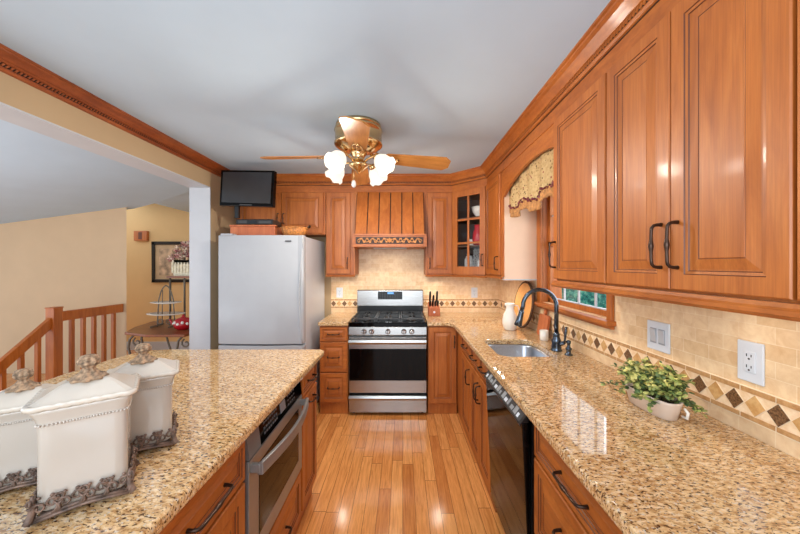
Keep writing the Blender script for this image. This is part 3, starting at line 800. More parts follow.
# faucet
fc = thing('faucet', 'dark gooseneck pull-down faucet behind the sink', 'faucet', (1.0, 2.06, CT))
MB().lathe([(.034, 0), (.036, .006), (.03, .014), (.031, .022), (.027, .05), (.03, .058), (.03, .066), (.022, .085), (.02, .1), (.023, .104), (.018, .112), (.016, .12)], 20).build('base', 'darkmetal', fc)
pts = [(0, 0, .11), (0, 0, .29)]
for i in range(1, 15):
    a = PI * i / 15 * 1.08; pts.append((-.105 + .105 * math.cos(a), .0 + .02 * (i / 15), .29 + .105 * math.sin(a)))
p = pts[-1]; pts.append((p[0] - .008, p[1], p[2] - .03))
MB().tube(pts, .0135, 12).build('gooseneck', 'darkmetal', fc)
q = Vector(pts[-1]); d = Vector((-.25, .02, -1)).normalized()
MB().tube([q, q + d * .012, q + d * .02, q + d * .06, q + d * .10, q + d * .104], [.0145, .017, .016, .02, .025, .02], 14).build('spray_head', 'darkmetal', fc)
b = MB().tube([(0, 0, .045), (.02, -.03, .05), (.028, -.045, .06)], [.012, .012, .010], 10)
b.tube([(.028, -.045, .055), (.03, -.05, .08), (.032, -.056, .13), (.034, -.06, .165)], [.009, .006, .009, .007], 10)
b.build('lever', 'darkmetal', fc)
sd = thing('soap_dispenser', 'small dark soap pump beside the faucet base', 'soap dispenser', (1.025, 1.955, CT))
MB().lathe([(.024, 0), (.024, .006), (.014, .012), (.013, .03), (.018, .036), (.018, .044), (.010, .05), (.009, .07), (.013, .074), (.013, .088), (.006, .092)], 16).build('pump', 'darkmetal', sd)
MB().tube([(0, 0, .082), (-.03, 0, .084), (-.045, 0, .078)], .005).build('nozzle', 'darkmetal', sd)

# ------------------------------------------------------------------ range
rg = thing('gas_range', 'stainless gas range under the wooden hood', 'stove', (-.522, 3.10, 0))
W_ = .758
MB().box(.003, .03, .03, W_ - .003, .60, .86).build('body', 'black', rg)
for x in (.04, W_ - .04):
    for y in (.06, .55): MB().lathe([(.016, 0), (.016, .031)], 10).build('foot', 'black', rg, (x, y, 0))
b = MB().box(0, -.012, .868, W_, .60, .905)
b.box(.0, -.014, .905, W_, .55, .911)
ck = b.build('cooktop', 'gloss', rg, bevel=.004)
b = MB().prof_x([(-.012, .78), (-.02, .79), (-.012, .866), (.03, .866), (.03, .78)], 0, W_)
cp = b.build('control_panel', 'steelh', rg, bevel=.003)
for x in (.148, .222, .38, .535, .612):
    k = MB().lathe([(.026, 0), (.026, .006), (.021, .008), (.019, .03), (.014, .034)], 20, 0).box(-.003, -.018, .03, .003, .018, .037, 1)
    k.build('knob', ['chrome', 'slot'], cp, (x, -.016, .823), (PI / 2, 0, 0))
b = MB().box(.002, -.016, .225, W_ - .002, .03, .772, 0)
b.box(.004, -.020, .345, W_ - .004, -.012, .655, 1)
od = b.build('oven_door', ['steelh', 'gloss'], rg, bevel=.003)
b = MB().prof_x([(-.018, .70), (-.052, .705), (-.06, .725), (-.055, .75), (-.03, .758), (-.016, .756)], .002, W_ - .002)
b.build('handle', 'steelh', od, bevel=.004)
b = MB()
for i in range(7): b.box(.05 + .1 * i, -.0165, .764, .12 + .1 * i, -.014, .768)
b.build('vent', 'slot', od)
b = MB().box(.002, -.016, .035, W_ - .002, .03, .205)
b.prof_x([(-.014, .15), (-.036, .16), (-.04, .18), (-.030, .202), (-.014, .205)], .002, W_ - .002)
b.build('drawer', 'steelh', rg, bevel=.003)
b = MB().box(.0, .55, .905, W_, .63, 1.0, 1)
b.prof_x([(.545, 1.0), (.552, 1.175), (.56, 1.183), (.63, 1.183), (.63, 1.0)], .0, W_, 0)
bg = b.build('backguard', ['steelh', 'black'], rg, bevel=.004)
b = MB().box(.24, .540, 1.075, .52, .56, 1.165, 0)
b.box(.35, .5385, 1.138, .42, .545, 1.156, 1)
for i in range(9):
    for j in range(3):
        if not (3 <= i <= 5 and j == 2): b.box(.255 + .029 * i, .5388, 1.084 + .024 * j, .272 + .029 * i, .545, 1.094 + .024 * j, 2)
b.build('display', ['display', 'ledt', 'slot'], bg)
for bx, by in ((.15, .14), (.15, .40), (.38, .27), (.61, .14), (.61, .40)):
    MB().lathe([(.055, 0), (.055, .006), (.04, .008), (.04, .016), (.03, .02)], 18).build('burner', 'iron', ck, (bx, by, .911))
for gx in (.02, .262, .504):
    b = MB(); gw = .234; z = .945
    for y in (.03, .27, .51): b.box(gx, y - .006, z - .012, gx + gw, y + .006, z)
    for x in (gx + .006, gx + gw - .006): b.box(x - .006, .03, z - .012, x + .006, .51, z)
    for yc_ in ((.15, .39)):
        b.box(gx + .02, yc_ - .005, z - .012, gx + gw * .36, yc_ + .005, z + .004); b.box(gx + gw * .64, yc_ - .005, z - .012, gx + gw - .02, yc_ + .005, z + .004)
        b.box(gx + gw / 2 - .005, yc_ - .11, z - .012, gx + gw / 2 + .005, yc_ - .03, z + .004); b.box(gx + gw / 2 - .005, yc_ + .03, z - .012, gx + gw / 2 + .005, yc_ + .11, z + .004)
    for x in (gx + .006, gx + gw - .006):
        for y in (.03, .27, .51): b.box(x - .007, y - .007, .911, x + .007, y + .007, z)
    b.build('grate', 'iron', ck)

# ------------------------------------------------------------------ refrigerator and what is on it
fx0, fw_, fy0 = -1.685, .785, 2.88
fg = thing('refrigerator', 'white bottom-freezer refrigerator left of the stove', 'refrigerator', (fx0, fy0, 0))
MB().box(.004, .075, .02, fw_ - .004, .80, 1.735).build('body', 'fridge_side', fg, bevel=.006)
MB().box(.02, .03, 0, fw_ - .02, .7, .06).build('plinth', 'black', fg)
def fdoor(z0, z1, nm):
    rings = []
    for k in range(2):
        z = (z0, z1)[k]
        arcp = [(fw_ * i / 14, .02 - .02 * math.sin(PI * min(1, i / 14))) for i in range(14)] + [(fw_ - .02, .004), (fw_ - .005, .018), (fw_, .05), (fw_, .07), (0, .07)]
        arcp[0] = (0, .02)
        rings.append([(p[0], p[1], z) for p in arcp])
    return MB().loft(rings, 0, None, False).build(nm, 'fridge', fg, bevel=.004)
d1 = fdoor(.748, 1.742, 'door')
MB().tube([(.772 - .030 * math.sin(PI * min(1, u / 20 * 1.15)) , .004, .76 + .965 * u / 20) for u in range(21)], .007, 8).build('handle', 'fridge', d1)
b = MB().box(.62, -.004, 1.682, .675, .004, 1.694); b.build('badge', 'slot', d1, bevel=.002)
d2 = fdoor(.08, .734, 'freezer_door')
MB().box(.03, .0, 1.738, .14, .08, 1.757).build('hinge_cover', 'fridge', fg, bevel=.004)
FT = 1.742
r = thing('wooden_box', 'low reddish wooden box on the refrigerator under the cable box', 'box', (-1.62, 2.98, 1.736))
MB().box(0, 0, 0, .42, .28, .095, 0).build('body', 'red_wood', r, bevel=.003)
MB().box(-.006, -.006, .095, .426, .286, .112, 0).build('lid', 'red_wood', r, bevel=.003)
r = thing('cable_box', 'dark cable box on the wooden box below the television', 'cable box', (-1.575, 3.0, 1.849))
MB().box(0, 0, .005, .345, .22, .055).build('body', 'black', r, bevel=.004)
b = MB().box(.02, -.003, .015, .1, .001, .042, 0).box(.12, -.003, .018, .19, .001, .038, 1).box(.215, -.003, .015, .33, .001, .04, 0)
b.build('front_panel', ['slot', 'display'], r)
for x in (.03, .315):
    for y in (.03, .19): MB().lathe([(.01, 0), (.01, .006)], 8).build('foot', 'black', r, (x, y, 0))
# basket
r = thing('wicker_basket', 'shallow wicker basket on top of the refrigerator, right of the wooden box', 'basket', (-1.03, 3.02, 1.736))
MB().lathe([(.07, 0), (.09, .004), (.115, .045), (.128, .082), (.122, .084), (.108, .045), (.085, .012), (.01, .01)], 28, 0, None, True, True, 1.0, .75).build('bowl', 'wicker', r)
b = MB()
b.tube([(.128 * math.cos(a / 24 * 2 * PI), .096 * math.sin(a / 24 * 2 * PI), .084 + .004 * math.sin(a * 3)) for a in range(24)], .008, 6, 0, None, True)
b.build('rim', 'wicker', r)
for s_ in (-1, 1): MB().tube([(s_ * .115, -.02, .075), (s_ * .15, -.02, .105), (s_ * .15, .02, .105), (s_ * .115, .02, .075)], .006, 6).build('handle', 'bronze', r)
for i, (x, y, c_, lab, nm) in enumerate(((-.06, .0, 'leafl', 'yellow-green fruit in the wicker basket on the refrigerator', 'fruit'), (.0, -.01, 'plum', 'dark red fruit in the middle of the wicker basket', 'fruit'), (.06, .005, 'dia_tan', 'tan fruit at the right of the wicker basket', 'fruit'))):
    o = MB().sphere((0, 0, 0), .028, 0, 14).build(nm, c_, loc=(-1.03 + x, 3.02 + y, 1.736 + .066))
    tag(o, lab, 'fruit', 'fruit in the basket')
# TV
tvp = (-1.43, 2.93, 2.175)
tv = thing('television', 'small black flat television mounted in the corner above the refrigerator', 'television', tvp, math.radians(-8))
T = Matrix.Rotation(math.radians(3.0), 4, 'Y')
b = MB().box(-.265, -.02, -.165, .265, .03, .165, 0, T); b.box(-.2, .03, -.12, .2, .06, .12, 0, T)
b.build('casing', 'gloss', tv, bevel=.004)
MB().box(-.243, -.0215, -.135, .243, -.019, .147, 0, T).build('screen', 'screen', tv)
MB().box(-.06, -.0225, -.157, .06, -.0195, -.148, 0, T).build('badge', 'slot', tv)
b = MB().tube([(0, .06, -.02), (-.1, .2, -.02), (-.36, .19, -.02)], .018, 8)
b.box(-.155, .03, -.262, -.115, .055, -.12)
b.build('wall_arm', 'black', tv)

# ------------------------------------------------------------------ ceiling fan
FC = (-.305, 2.2)
fan = thing('ceiling_fan', 'brass ceiling fan with four oak blades and four lit tulip glass shades', 'ceiling fan', (FC[0], FC[1], 2.44), math.radians(6))
MB().lathe([(.10, 0), (.155, -.004), (.158, -.02), (.150, -.03)], 36).build('canopy', 'brass', fan)
MB().lathe([(.150, -.03), (.163, -.034), (.166, -.045), (.160, -.052), (.160, -.125), (.166, -.13), (.166, -.142), (.155, -.150), (.13, -.168), (.09, -.182), (.06, -.186)], 36).build('motor_housing', 'brass', fan)
b = MB()
MB().lathe([(.055, -.186), (.06, -.20), (.045, -.215), (.038, -.25), (.05, -.26), (.065, -.272), (.065, -.285), (.045, -.30), (.03, -.315), (.012, -.325), (.004, -.34)], 24).build('light_kit_hub', 'brass', fan)
bladem = None
for k in range(4):
    a = k * PI / 2
    ol = []
    n = 12
    L0, L1 = .165, .645
    for i in range(n + 1):
        u = i / n; x = L0 + (L1 - L0) * u; hw = .058 + .026 * u
        if u > .9: hw *= math.sqrt(max(.2, 1 - ((u - .9) / .1) ** 2 * .75))
        if u < .08: hw *= .6 + .4 * u / .08
        ol.append((x, hw))
    poly = [(x, -h_) for x, h_ in ol] + [(x, h_) for x, h_ in reversed(ol)]
    bl = MB().prism(poly, -.004, .004).build('blade', 'blade', fan, (0, 0, -.215), (Matrix.Rotation(a, 3, 'Z') @ Matrix.Rotation(math.radians(3.2), 3, 'Y') @ Matrix.Rotation(math.radians(-14), 3, 'X')).to_euler(), bevel=.002)
    b = MB()
    for s_ in (-1, 1):
        b.tube([(.09, s_ * .012, .012), (.15, s_ * .03, .006), (.20, s_ * .034, -.007), (.26, s_ * .022, -.007), (.28, 0, -.007)], .006, 6)
    b.tube([(.08, 0, .02), (.14, 0, .0), (.24, 0, -.006)], [.012, .010, .006], 6)
    b.build('blade_iron', 'brass', bl)
for k in range(4):
    a = PI / 4 + k * PI / 2 + .12
    pts = [(.04, 0, -.275), (.075, 0, -.25), (.13, 0, -.238), (.158, 0, -.252)]
    arm = MB().tube(pts, .008, 8).build('lamp_arm', 'brass', fan, (0, 0, 0), (0, 0, a))
    T = Matrix.Translation((.156, 0, -.248)) @ Matrix.Rotation(math.radians(-46), 4, 'Y')
    MB().lathe([(.012, .02), (.024, .012), (.026, -.012), (.022, -.02)], 16, 0, T).build('socket', 'brass', arm)
    n = 30; prof = [(.026, -.012), (.042, -.03), (.058, -.055), (.062, -.08), (.064, -.10), (.076, -.125)]
    rings = []
    for j, (r_, z) in enumerate([(a_ * .9, b_ * .95) for a_, b_ in prof]):
        rings.append([((r_ * (1 + (.05 * math.cos(6 * 2 * PI * i / n) if j >= 4 else 0))) * math.cos(2 * PI * i / n), (r_ * (1 + (.05 * math.cos(6 * 2 * PI * i / n) if j >= 4 else 0))) * math.sin(2 * PI * i / n), z + (.008 * math.cos(6 * 2 * PI * i / n) if j == 5 else 0)) for i in range(n)])
    MB().loft(rings, 0, T, True, False, False).build('shade', 'bulb', arm, solid=.002)
    e = T @ Vector((0, 0, -.15))
    area('fan_bulb', tuple(e), (0, math.radians(-46), 0), .1, .1, 8, (1, .92, .80), 'DISK', PI, arm)
    point('fan_glow', tuple(T @ Vector((0, 0, -.15))), 2.0, (1, .95, .88), .03, arm)
b = MB().tube([(-.03, -.045, -.29), (-.03, -.05, -.40)], .0022, 6)
pc = b.build('pull_chain', 'brass', fan)
MB().lathe([(.004, .03), (.012, .022), (.016, .006), (.014, -.01), (.006, -.02)], 14).build('knob', 'white_cer', pc, (-.03, -.05, -.425))

# ------------------------------------------------------------------ canisters on the island
def canister(label, loc, rz, s, H):
    r = thing('canister', label, 'canister', loc, rz, 'cream ceramic canisters on the island')
    D = .74
    def sq(hh, z, p=9.0, n=48):
        out = []
        for i in range(n):
            a = 2 * PI * (i + .5) / n; c_, s_ = math.cos(a), math.sin(a)
            k = (abs(c_) ** p + abs(s_) ** p) ** (-1 / p)
            out.append((hh * k * c_, (hh - h * (1 - D)) * k * s_, z))
        return out
    h = .080 * s
    prof = [(h * .9, .016), (h * .97, .022), (h, .04), (h, H * .80), (h * 1.01, H * .86), (h * 1.05, H * .91), (h * 1.12, H * .965), (h * 1.16, H)]
    b = MB().loft([sq(a, z, 12) for a, z in prof])
    bd = b.build('body', 'ceramic', r)
    b = MB(); ring = sq(h * 1.025, H * .855, 12, 104)
    for p in ring: b.sphere(p, .0030 * s, 0, 6)
    b.build('bead_trim', 'ceramic', bd)
    n = 128
    def wv(hh, z, amp, p=12):
        return [(q[0] * (1 + amp * math.sin(i * 2 * PI * 32 / n)), q[1] * (1 + amp * math.sin(i * 2 * PI * 32 / n)), q[2] + amp * .12 * math.cos(i * 2 * PI * 32 / n)) for i, q in enumerate(sq(hh, z, p, n))]
    lp = [(h * 1.12, 0, 0), (h * 1.20, .0, .006), (h * 1.24, .004, .014), (h * 1.25, .010, .014), (h * 1.22, .0135, .008), (h * 1.14, .012, 0), (h * 1.08, .0145, 0), (h * .92, .0225, 0), (h * .72, .032, 0), (h * .56, .0385, 0), (h * .50, .040, 0), (h * .44, .0405, 0)]
    b = MB().loft([wv(a, z, am, 16) for a, z, am in lp[:6]], cap1=False)
    b.loft([sq(a, z, 60, 48) for a, z, am in lp[5:]], smooth=False, cap0=False)
    ld = b.build('lid', 'lidcer', r, (0, 0, H))
    b = MB(); nf = 40; pf = [(.036, 0), (.036, .004), (.026, .010), (.017, .018), (.0115, .026), (.012, .030), (.018, .035), (.021, .041), (.0205, .048), (.017, .052), (.018, .055), (.012, .060), (.004, .061)]
    f_ = lambda i, j: 1 + .13 * math.cos(8 * 2 * PI * i / nf + (j % 2) * .8)
    b.loft([[(a * s * f_(i, j) * math.cos(2 * PI * i / nf), a * s * f_(i, j) * math.sin(2 * PI * i / nf), z * s) for i in range(nf)] for j, (a, z) in enumerate(pf)])
    b.build('finial', 'finial', ld, (0, 0, .039))
    # pierced scrollwork stand
    b = MB(); gx = h * 1.05; gy = gx - h * (1 - D)
    for k in range(4):
        T = Matrix.Rotation(k * PI / 2, 4, 'Z'); g, w_ = (gx, gy) if k % 2 == 0 else (gy, gx)
        b.tube([(-g, -w_, .012), (-g * .5, -w_, .019), (0, -w_, .022), (g * .5, -w_, .019), (g, -w_, .012)], .0042 * s, 6, 0, T)
        b.tube([(-g, -w_ - .003, .008), (-g * .5, -w_ - .003, .013), (0, -w_ - .003, .016), (g * .5, -w_ - .003, .013), (g, -w_ - .003, .008)], .0042 * s, 6, 0, T)
        m = 8 if k % 2 == 0 else 6
        for q in range(m):
            cx = -g + g * 2 * (q + .5) / m; sg = 1 if q % 2 else -1
            b.tube([(cx + sg * (.0125 - .0011 * i) * s * math.cos(i * .75 + .5), -w_ - .002, (.036 + .007 * (q % 2)) * s + (.0125 - .0011 * i) * s * math.sin(i * .75 + .5)) for i in range(10)], [.0032 * s - .0001 * i for i in range(10)], 6, 0, T)
            c2 = cx + sg * .013 * s
            b.tube([(c2 - sg * (.008 - .0007 * i) * s * math.cos(i * .8 + 1.2), -w_ - .002, .052 * s + (.008 - .0007 * i) * s * math.sin(i * .8 + 1.2)) for i in range(9)], .0026 * s, 6, 0, T)
            b.tube([(c2 - .010 * s, -w_ - .001, .016), (c2, -w_ - .004, .026 * s), (c2 - sg * .002, -w_ - .003, .036 * s), (c2 + sg * .006 * s, -w_ - .002, .044 * s)], [.0025 * s, .004 * s, .0035 * s, .002 * s], 6, 0, T)
            b.sphere((cx, -w_ - .002, .060 * s), .004 * s, 0, 6, 1, T)
        b.tube([(-g * 1.10, -w_ * 1.12, .008), (-g * 1.05, -w_ * 1.06, .014), (-g, -w_, .03), (-g * .99, -w_ * .99, .05 * s), (-g * 1.01, -w_ * 1.01, .068 * s)], [.0075 * s, .008 * s, .0065 * s, .005 * s, .0025 * s], 8, 0, T)
    b.box(-h * .93, -(h * .93 - h * (1 - D)), .0105, h * .93, h * .93 - h * (1 - D), .0165)
    b.build('scroll_stand', 'scroll', r)
    return r
canister('large cream canister in front, tallest of the three on the island', (-.760, .768, CT), math.radians(37), .935, .243)
canister('cream canister standing farthest back on the island', (-.800, .978, CT), math.radians(35), .91, .220)
canister('small cream canister at the left edge of the photo, cut by the frame', (-.975, .815, CT), math.radians(34), .82, .200)

# ------------------------------------------------------------------ things on the right counter
pl_ = thing('potted_plant', 'bushy green plant in an oval pale pot on the right counter', 'plant', (.955, 1.215, CT), math.radians(4))
b = MB()
def ov(rx, ry, z, n=36, p=2.8):
    o_ = []
    for i in range(n):
        a = 2 * PI * i / n; c_, s_ = math.cos(a), math.sin(a); k = (abs(c_) ** p + abs(s_) ** p) ** (-1 / p); o_.append((rx * k * c_, ry * k * s_, z))
    return o_
b.loft([ov(.030, .085, 0), ov(.036, .093, .004), ov(.046, .108, .06), ov(.048, .110, .07), ov(.044, .106, .07), ov(.04, .098, .055)])
b.build('pot', 'pot', pl_)
b = MB().tube([(.02, -.112, .055), (.02, -.125, .045), (.02, -.122, .025), (.02, -.104, .025)], .005, 8)
b.build('pot_handle', 'white_cer', pl_)
b = MB(); rnd = random.Random(3)
bs = MB()
for k in range(95):
    a = rnd.uniform(0, 2 * PI); ex = Vector((math.cos(a) * rnd.uniform(.03, .092), math.sin(a) * rnd.uniform(.05, .165), 0)); ex.z = .07 + .14 * math.sqrt(max(0, 1 - (ex.x / .105) ** 2 - (ex.y / .185) ** 2)) * rnd.uniform(.55, 1.0) - .02
    if rnd.random() < .14: ex.z = rnd.uniform(.035, .07); ex.y *= .95; ex.x = math.copysign(max(abs(ex.x), .075), ex.x)
    st = Vector((ex.x * .25, ex.y * .45, .055)); mid = (st + ex) / 2 + Vector((0, 0, .035))
    pts = [st.lerp(mid, t_).lerp(mid.lerp(ex, t_), t_) for t_ in (0, .25, .5, .75, 1)]
    bs.tube(pts, .0011, 4)
    for j in range(9):
        t_ = .3 + .7 * j / 8
        p = st.lerp(mid, t_).lerp(mid.lerp(ex, t_), t_)
        for s_ in (-1, 1):
            sz_ = rnd.uniform(.012, .020)
            R_ = Euler((rnd.uniform(-.7, .7), rnd.uniform(-.7, .7), rnd.uniform(0, 2 * PI))).to_matrix().to_4x4()
            T = Matrix.Translation(p) @ R_
            lf = [(0, 0, 0), (sz_ * .5, sz_ * .42, .001), (sz_ * 1.1, sz_ * .34, -.001), (sz_ * 1.35, 0, -.002), (sz_ * 1.1, -sz_ * .34, -.001), (sz_ * .5, -sz_ * .42, .001), (sz_ * .7, 0, .0035)]
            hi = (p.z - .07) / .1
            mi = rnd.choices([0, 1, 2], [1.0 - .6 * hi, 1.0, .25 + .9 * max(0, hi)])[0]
            b.add(lf, [(0, 5, 6), (5, 4, 6), (4, 3, 6), (3, 2, 6), (2, 1, 6), (1, 0, 6)], mi, T)
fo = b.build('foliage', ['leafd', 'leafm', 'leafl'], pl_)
bs.build('stems', 'stem', pl_)
MB().loft([ov(.039, .096, .054), ov(.039, .096, .056)]).build('soil', 'soil', pl_)

# wall plates
def plate(label, name, loc, rz, w_, h_, kind, cat):
    r = thing(name, label, cat, loc, rz)
    MB().box(-w_ / 2, -.007, -h_ / 2, w_ / 2, 0, h_ / 2).build('plate', 'plate', r, bevel=.003)
    if kind == 'switch':
        for x in (-.023, .023):
            MB().box(x - .0165, -.0085, -.033, x + .0165, -.005, .033).build('rocker_frame', 'rfr', r)
            MB().prof_x([(-.008, -.031), (-.014, .03), (-.006, .03), (-.006, -.031)], x - .015, x + .015).build('rocker', 'white', r, bevel=.001)
    else:
        MB().box(-.0175, -.0095, -.034, .0175, -.006, .034).build('receptacle_face', 'plate', r, bevel=.002)
        b = MB()
        for z in (-.018, .018):
            b.box(-.008, -.0105, z - .001, -.0058, -.008, z + .008); b.box(.0058, -.0105, z - .001, .008, -.008, z + .007)
            b.lathe([(.003, 0), (.003, .002)], 8, 0, Matrix.Translation((0, -.0085, z - .008)) @ Matrix.Rotation(PI / 2, 4, 'X'))
        b.build('socket_slots', 'slot', r)
    return r
plate('double light switch plate on the tiled right wall above the plant', 'light_switch', (WR, 1.402, 1.155), R90, .122, .128, 'switch', 'light switch')
plate('electrical outlet plate at the near end of the tiled right wall', 'wall_outlet', (WR, 1.030, 1.155), R90, .078, .132, 'outlet', 'outlet')
plate('electrical outlet on the tiled back wall left of the stove', 'wall_outlet', (-.74, WB - .008, 1.145), 0, .075, .12, 'outlet', 'outlet')
plate('electrical outlet on the tiled back wall right of the knife block', 'wall_outlet', (.845, WB - .008, 1.145), 0, .075, .12, 'outlet', 'outlet')

# knife block
kb = thing('knife_block', 'reddish wooden knife block on the counter right of the stove', 'knife block', (.345, 3.50, CT))
b = MB().prof_x([(-.06, 0), (.07, 0), (.09, .10), (.055, .145), (-.06, .085)], -.062, .062)
b.build('block', 'red_wood', kb, bevel=.004)
MB().lathe([(.012, 0), (.012, .002)], 14).build('badge', 'plate', kb, (0, -.0602, .045), (PI / 2, 0, 0))
n_ = Vector((0, -.115, .06)).cross(Vector((1, 0, 0)))
ax = Vector((0, -.12, .30)).normalized()
kl = ['tall black knife handle at the left of the knife block', 'black knife handle second from left in the upper row of the block', 'tall black knife handle at the right of the knife block',
      'short black steak knife at the lower left of the block', 'short black steak knife lower row second from left in the block', 'short black steak knife lower row third from left in the block', 'short black steak knife at the lower right of the block']
for i, (x, yy, L) in enumerate(((-.038, .05, .135), (0, .05, .09), (.038, .05, .14), (-.042, -.02, .07), (-.014, -.02, .075), (.014, -.02, .07), (.042, -.02, .07))):
    z = .085 + (yy + .06) / .115 * .06
    p0 = Vector((.345 + x, 3.50 + yy, CT + z - .004)); 
    k = thing('knife', kl[i], 'knife', p0, 0, 'knives in the block')
    b = MB().tube([(0, 0, 0), ax * .012, ax * .014, ax * L * .5, ax * L * .85, ax * L], [.007, .007, .0105, .012, .0115, .008], 8)
    b.build('handle', 'black', k)
    b = MB()
    for u in (.3, .6): b.sphere(ax * L * u + Vector((0, -.0095, 0)), .0028, 0, 6)
    b.build('rivet', 'chrome', k)
# scissors loops
# pitcher
pt = thing('ceramic_pitcher', 'white ceramic pitcher on the counter left of the round board', 'pitcher', (.925, 2.73, CT))
MB().lathe([(.042, 0), (.05, .006), (.062, .05), (.064, .085), (.054, .125), (.036, .165), (.032, .185), (.036, .215), (.040, .228), (.034, .226), (.028, .185)], 28).build('body', 'white_cer', pt)
MB().lathe([(.004, .20), (.018, .208), (.014, .23)], 10, 0, Matrix.Translation((-.028, 0, 0))).build('spout', 'white_cer', pt)
MB().tube([(.03, -.005, .21), (.065, -.01, .205), (.078, -.012, .16), (.06, -.01, .11)], .007, 8).build('handle', 'white_cer', pt)
# round board leaning on the right wall
rb = thing('round_board', 'round bark-edged wooden board leaning on the right wall behind the pitcher', 'cutting board', (1.052, 2.80, CT), 0)
tilt = math.radians(8)
T = Matrix.Rotation(tilt, 4, 'Y') @ Matrix.Translation((0, 0, .205)) @ Matrix.Rotation(PI / 2, 4, 'Y')
def disc(r0, t0, t1, mi):
    return [(r0, t0), (r0, t1)]
b = MB().lathe([(.190, -.009), (.193, -.006), (.193, .006), (.190, .009)], 48, 0, T)
b.build('face', 'board', rb, (-.012, 0, .005))
b = MB(); n = 72
b.tube([Vector(T @ Vector((.197 * math.cos(2 * PI * i / n) * (1 + .008 * math.sin(11 * i)), .197 * math.sin(2 * PI * i / n) * (1 + .008 * math.sin(7 * i)), 0))) for i in range(n)], .011, 8, 0, None, True)
b.build('bark_edge', 'bark', rb, (-.012, 0, .005))
# small board
sb = thing('small_board', 'small reddish wooden board leaning below the window, right of the round board', 'cutting board', (1.085, 2.47, CT))
T = Matrix.Rotation(math.radians(9), 4, 'Y')
b = MB().loft([[(x, p[0], p[1]) for p in rrect(-.08, .002, .08, .17, .02)] for x in (-.009, .009)], 0, T, False)
b.build('panel', 'red_wood', sb)
MB().loft([[(x, p[0], p[1]) for p in rrect(-.015, .17, .015, .215, .012)] for x in (-.008, .008)], 0, T, False).build('handle', 'red_wood', sb)
o = MB().lathe([(.024, 0), (.03, .004), (.031, .075), (.027, .075), (.024, .01)], 18).build('white_cup', 'white_cer', loc=(1.045, 2.34, CT))
tag(o, 'small white cup on the counter between the small board and the faucet', 'cup')

# ------------------------------------------------------------------ stair railing and hall
sr = thing('stair_railing', 'oak stair railing with newel post and square balusters behind the canisters', 'railing', (-3.9, 3.55, 0))
MB().box(-.048, -.048, -.2, .048, .048, .985).box(-.053, -.053, .985, .053, .053, 1.0).build('newel_post', 'oak', sr, bevel=.004)
b = MB()
def rail(p, q, hw=.022, hh=.11, T=None):
    p, q = Vector(p), Vector(q)
    d = (q - p).normalized(); s_ = d.cross(Vector((0, 0, 1))).normalized() * hw
    rings = []
    for e in (p, q): rings.append([e - s_, e + s_, e + s_ - Vector((0, 0, hh)), e - s_ - Vector((0, 0, hh))])
    return MB().loft(rings, 0, None, False)
rail((.03, .04, .945), (.10, .745, .945)).build('handrail', 'oak', sr, bevel=.004)
rail((0.0, -.04, .895), (0.0, -1.5, -.26), .022, .125).build('handrail', 'oak', sr, bevel=.004)
for i in range(5):
    u = (i + .75) / 5.6
    MB().box(-.018, -.018, .0, .018, .018, .845).build('baluster', 'oak', sr, (.03 + .07 * u, .06 + .67 * u, 0))
for i in range(6):
    y = -.16 - .15 * i; z = .895 + (y + .04) * (1.155 / 1.46) - .115
    MB().box(-.018, -.018, z - .85, .018, .018, z).build('baluster', 'oak', sr, (0, y, 0))
# wall chime and picture
r = thing('door_chime', 'small wooden door chime box high on the hall wall', 'door chime', (xa(142.5, DB), DB, zt(142.5, 236, DB)))
MB().box(-.115, -.05, -.085, .115, 0, .085).build('cover', 'oak', r, bevel=.006)
MB().box(-.03, -.053, -.06, .03, -.05, .06).build('grille', 'glaze', r)
fr = thing('framed_picture', 'dark-framed picture on the hall wall behind the flowers', 'picture', (xa(176, DB), DB, zt(176, 262, DB)))
pw, ph = .40, .35
b = MB()
for bx in ((-pw, -ph, -pw + .05, ph), (pw - .05, -ph, pw, ph), (-pw, -ph, pw, -ph + .05), (-pw, ph - .05, pw, ph)): b.box(bx[0], -.03, bx[1], bx[2], 0, bx[3])
b.build('frame', 'black', fr, bevel=.004)
MB().box(-pw + .04, -.012, -ph + .04, pw - .04, -.004, ph - .04).build('mat', 'mat', fr)
MB().box(-pw + .12, -.014, -ph + .12, pw - .12, -.011, ph - .12).build('print', 'paper', fr)
# baker's rack: wooden deck on scrolled iron legs, an upper shelf on posts
tz = .76
bk = thing('bakers_rack', 'iron and wood rack with scrolled legs standing in the hall beside the white jamb', 'rack', (-2.72, 3.75, 0))
deck = [(-.40, .06), (-.36, -.10), (-.22, -.40), (.10, -.52), (.50, -.52), (.50, .50), (-.12, .50), (-.40, .40), (-.44, .22)]
b = MB().prism(deck, tz - .028, tz)
b.build('deck', 'table_wood', bk, bevel=.008)
for (x, y) in ((-.35, .02), (-.16, -.38), (.40, -.44), (-.30, .34), (.40, .42)):
    pts = [(x + .03, y, tz - .03), (x - .02, y, tz - .08), (x - .035, y, tz - .17), (x + .0, y, tz - .30), (x + .05, y, tz - .45), (x + .02, y, .1), (x - .04, y, .012)]
    b = MB().tube(pts, .012, 8)
    b.tube([(x + .06 + (.05 - .004 * i) * math.cos(i * .7 + 2), y, tz - .11 + (.05 - .004 * i) * math.sin(i * .7 + 2)) for i in range(10)], .009, 6); b.build('leg', 'rackiron', bk)
b = MB().tube([(-.33, .02, .25), (0, 0, .30), (.40, .42, .25)], .008).tube([(.40, -.44, .25), (0, 0, .30), (-.30, .34, .25)], .008)
b.build('stretcher', 'rackiron', bk)
for x in (-.16, .30):
    for y in (.18, .44): MB().tube([(x, y, tz), (x, y, 1.31 if y < .3 else 1.62)], .012, 8).build('post', 'rackiron', bk)
b = MB()
b.tube([(-.16, .44, 1.6), (-.12, .44, 1.75), (.0, .44, 1.83), (.07, .44, 1.99)], .011, 8)
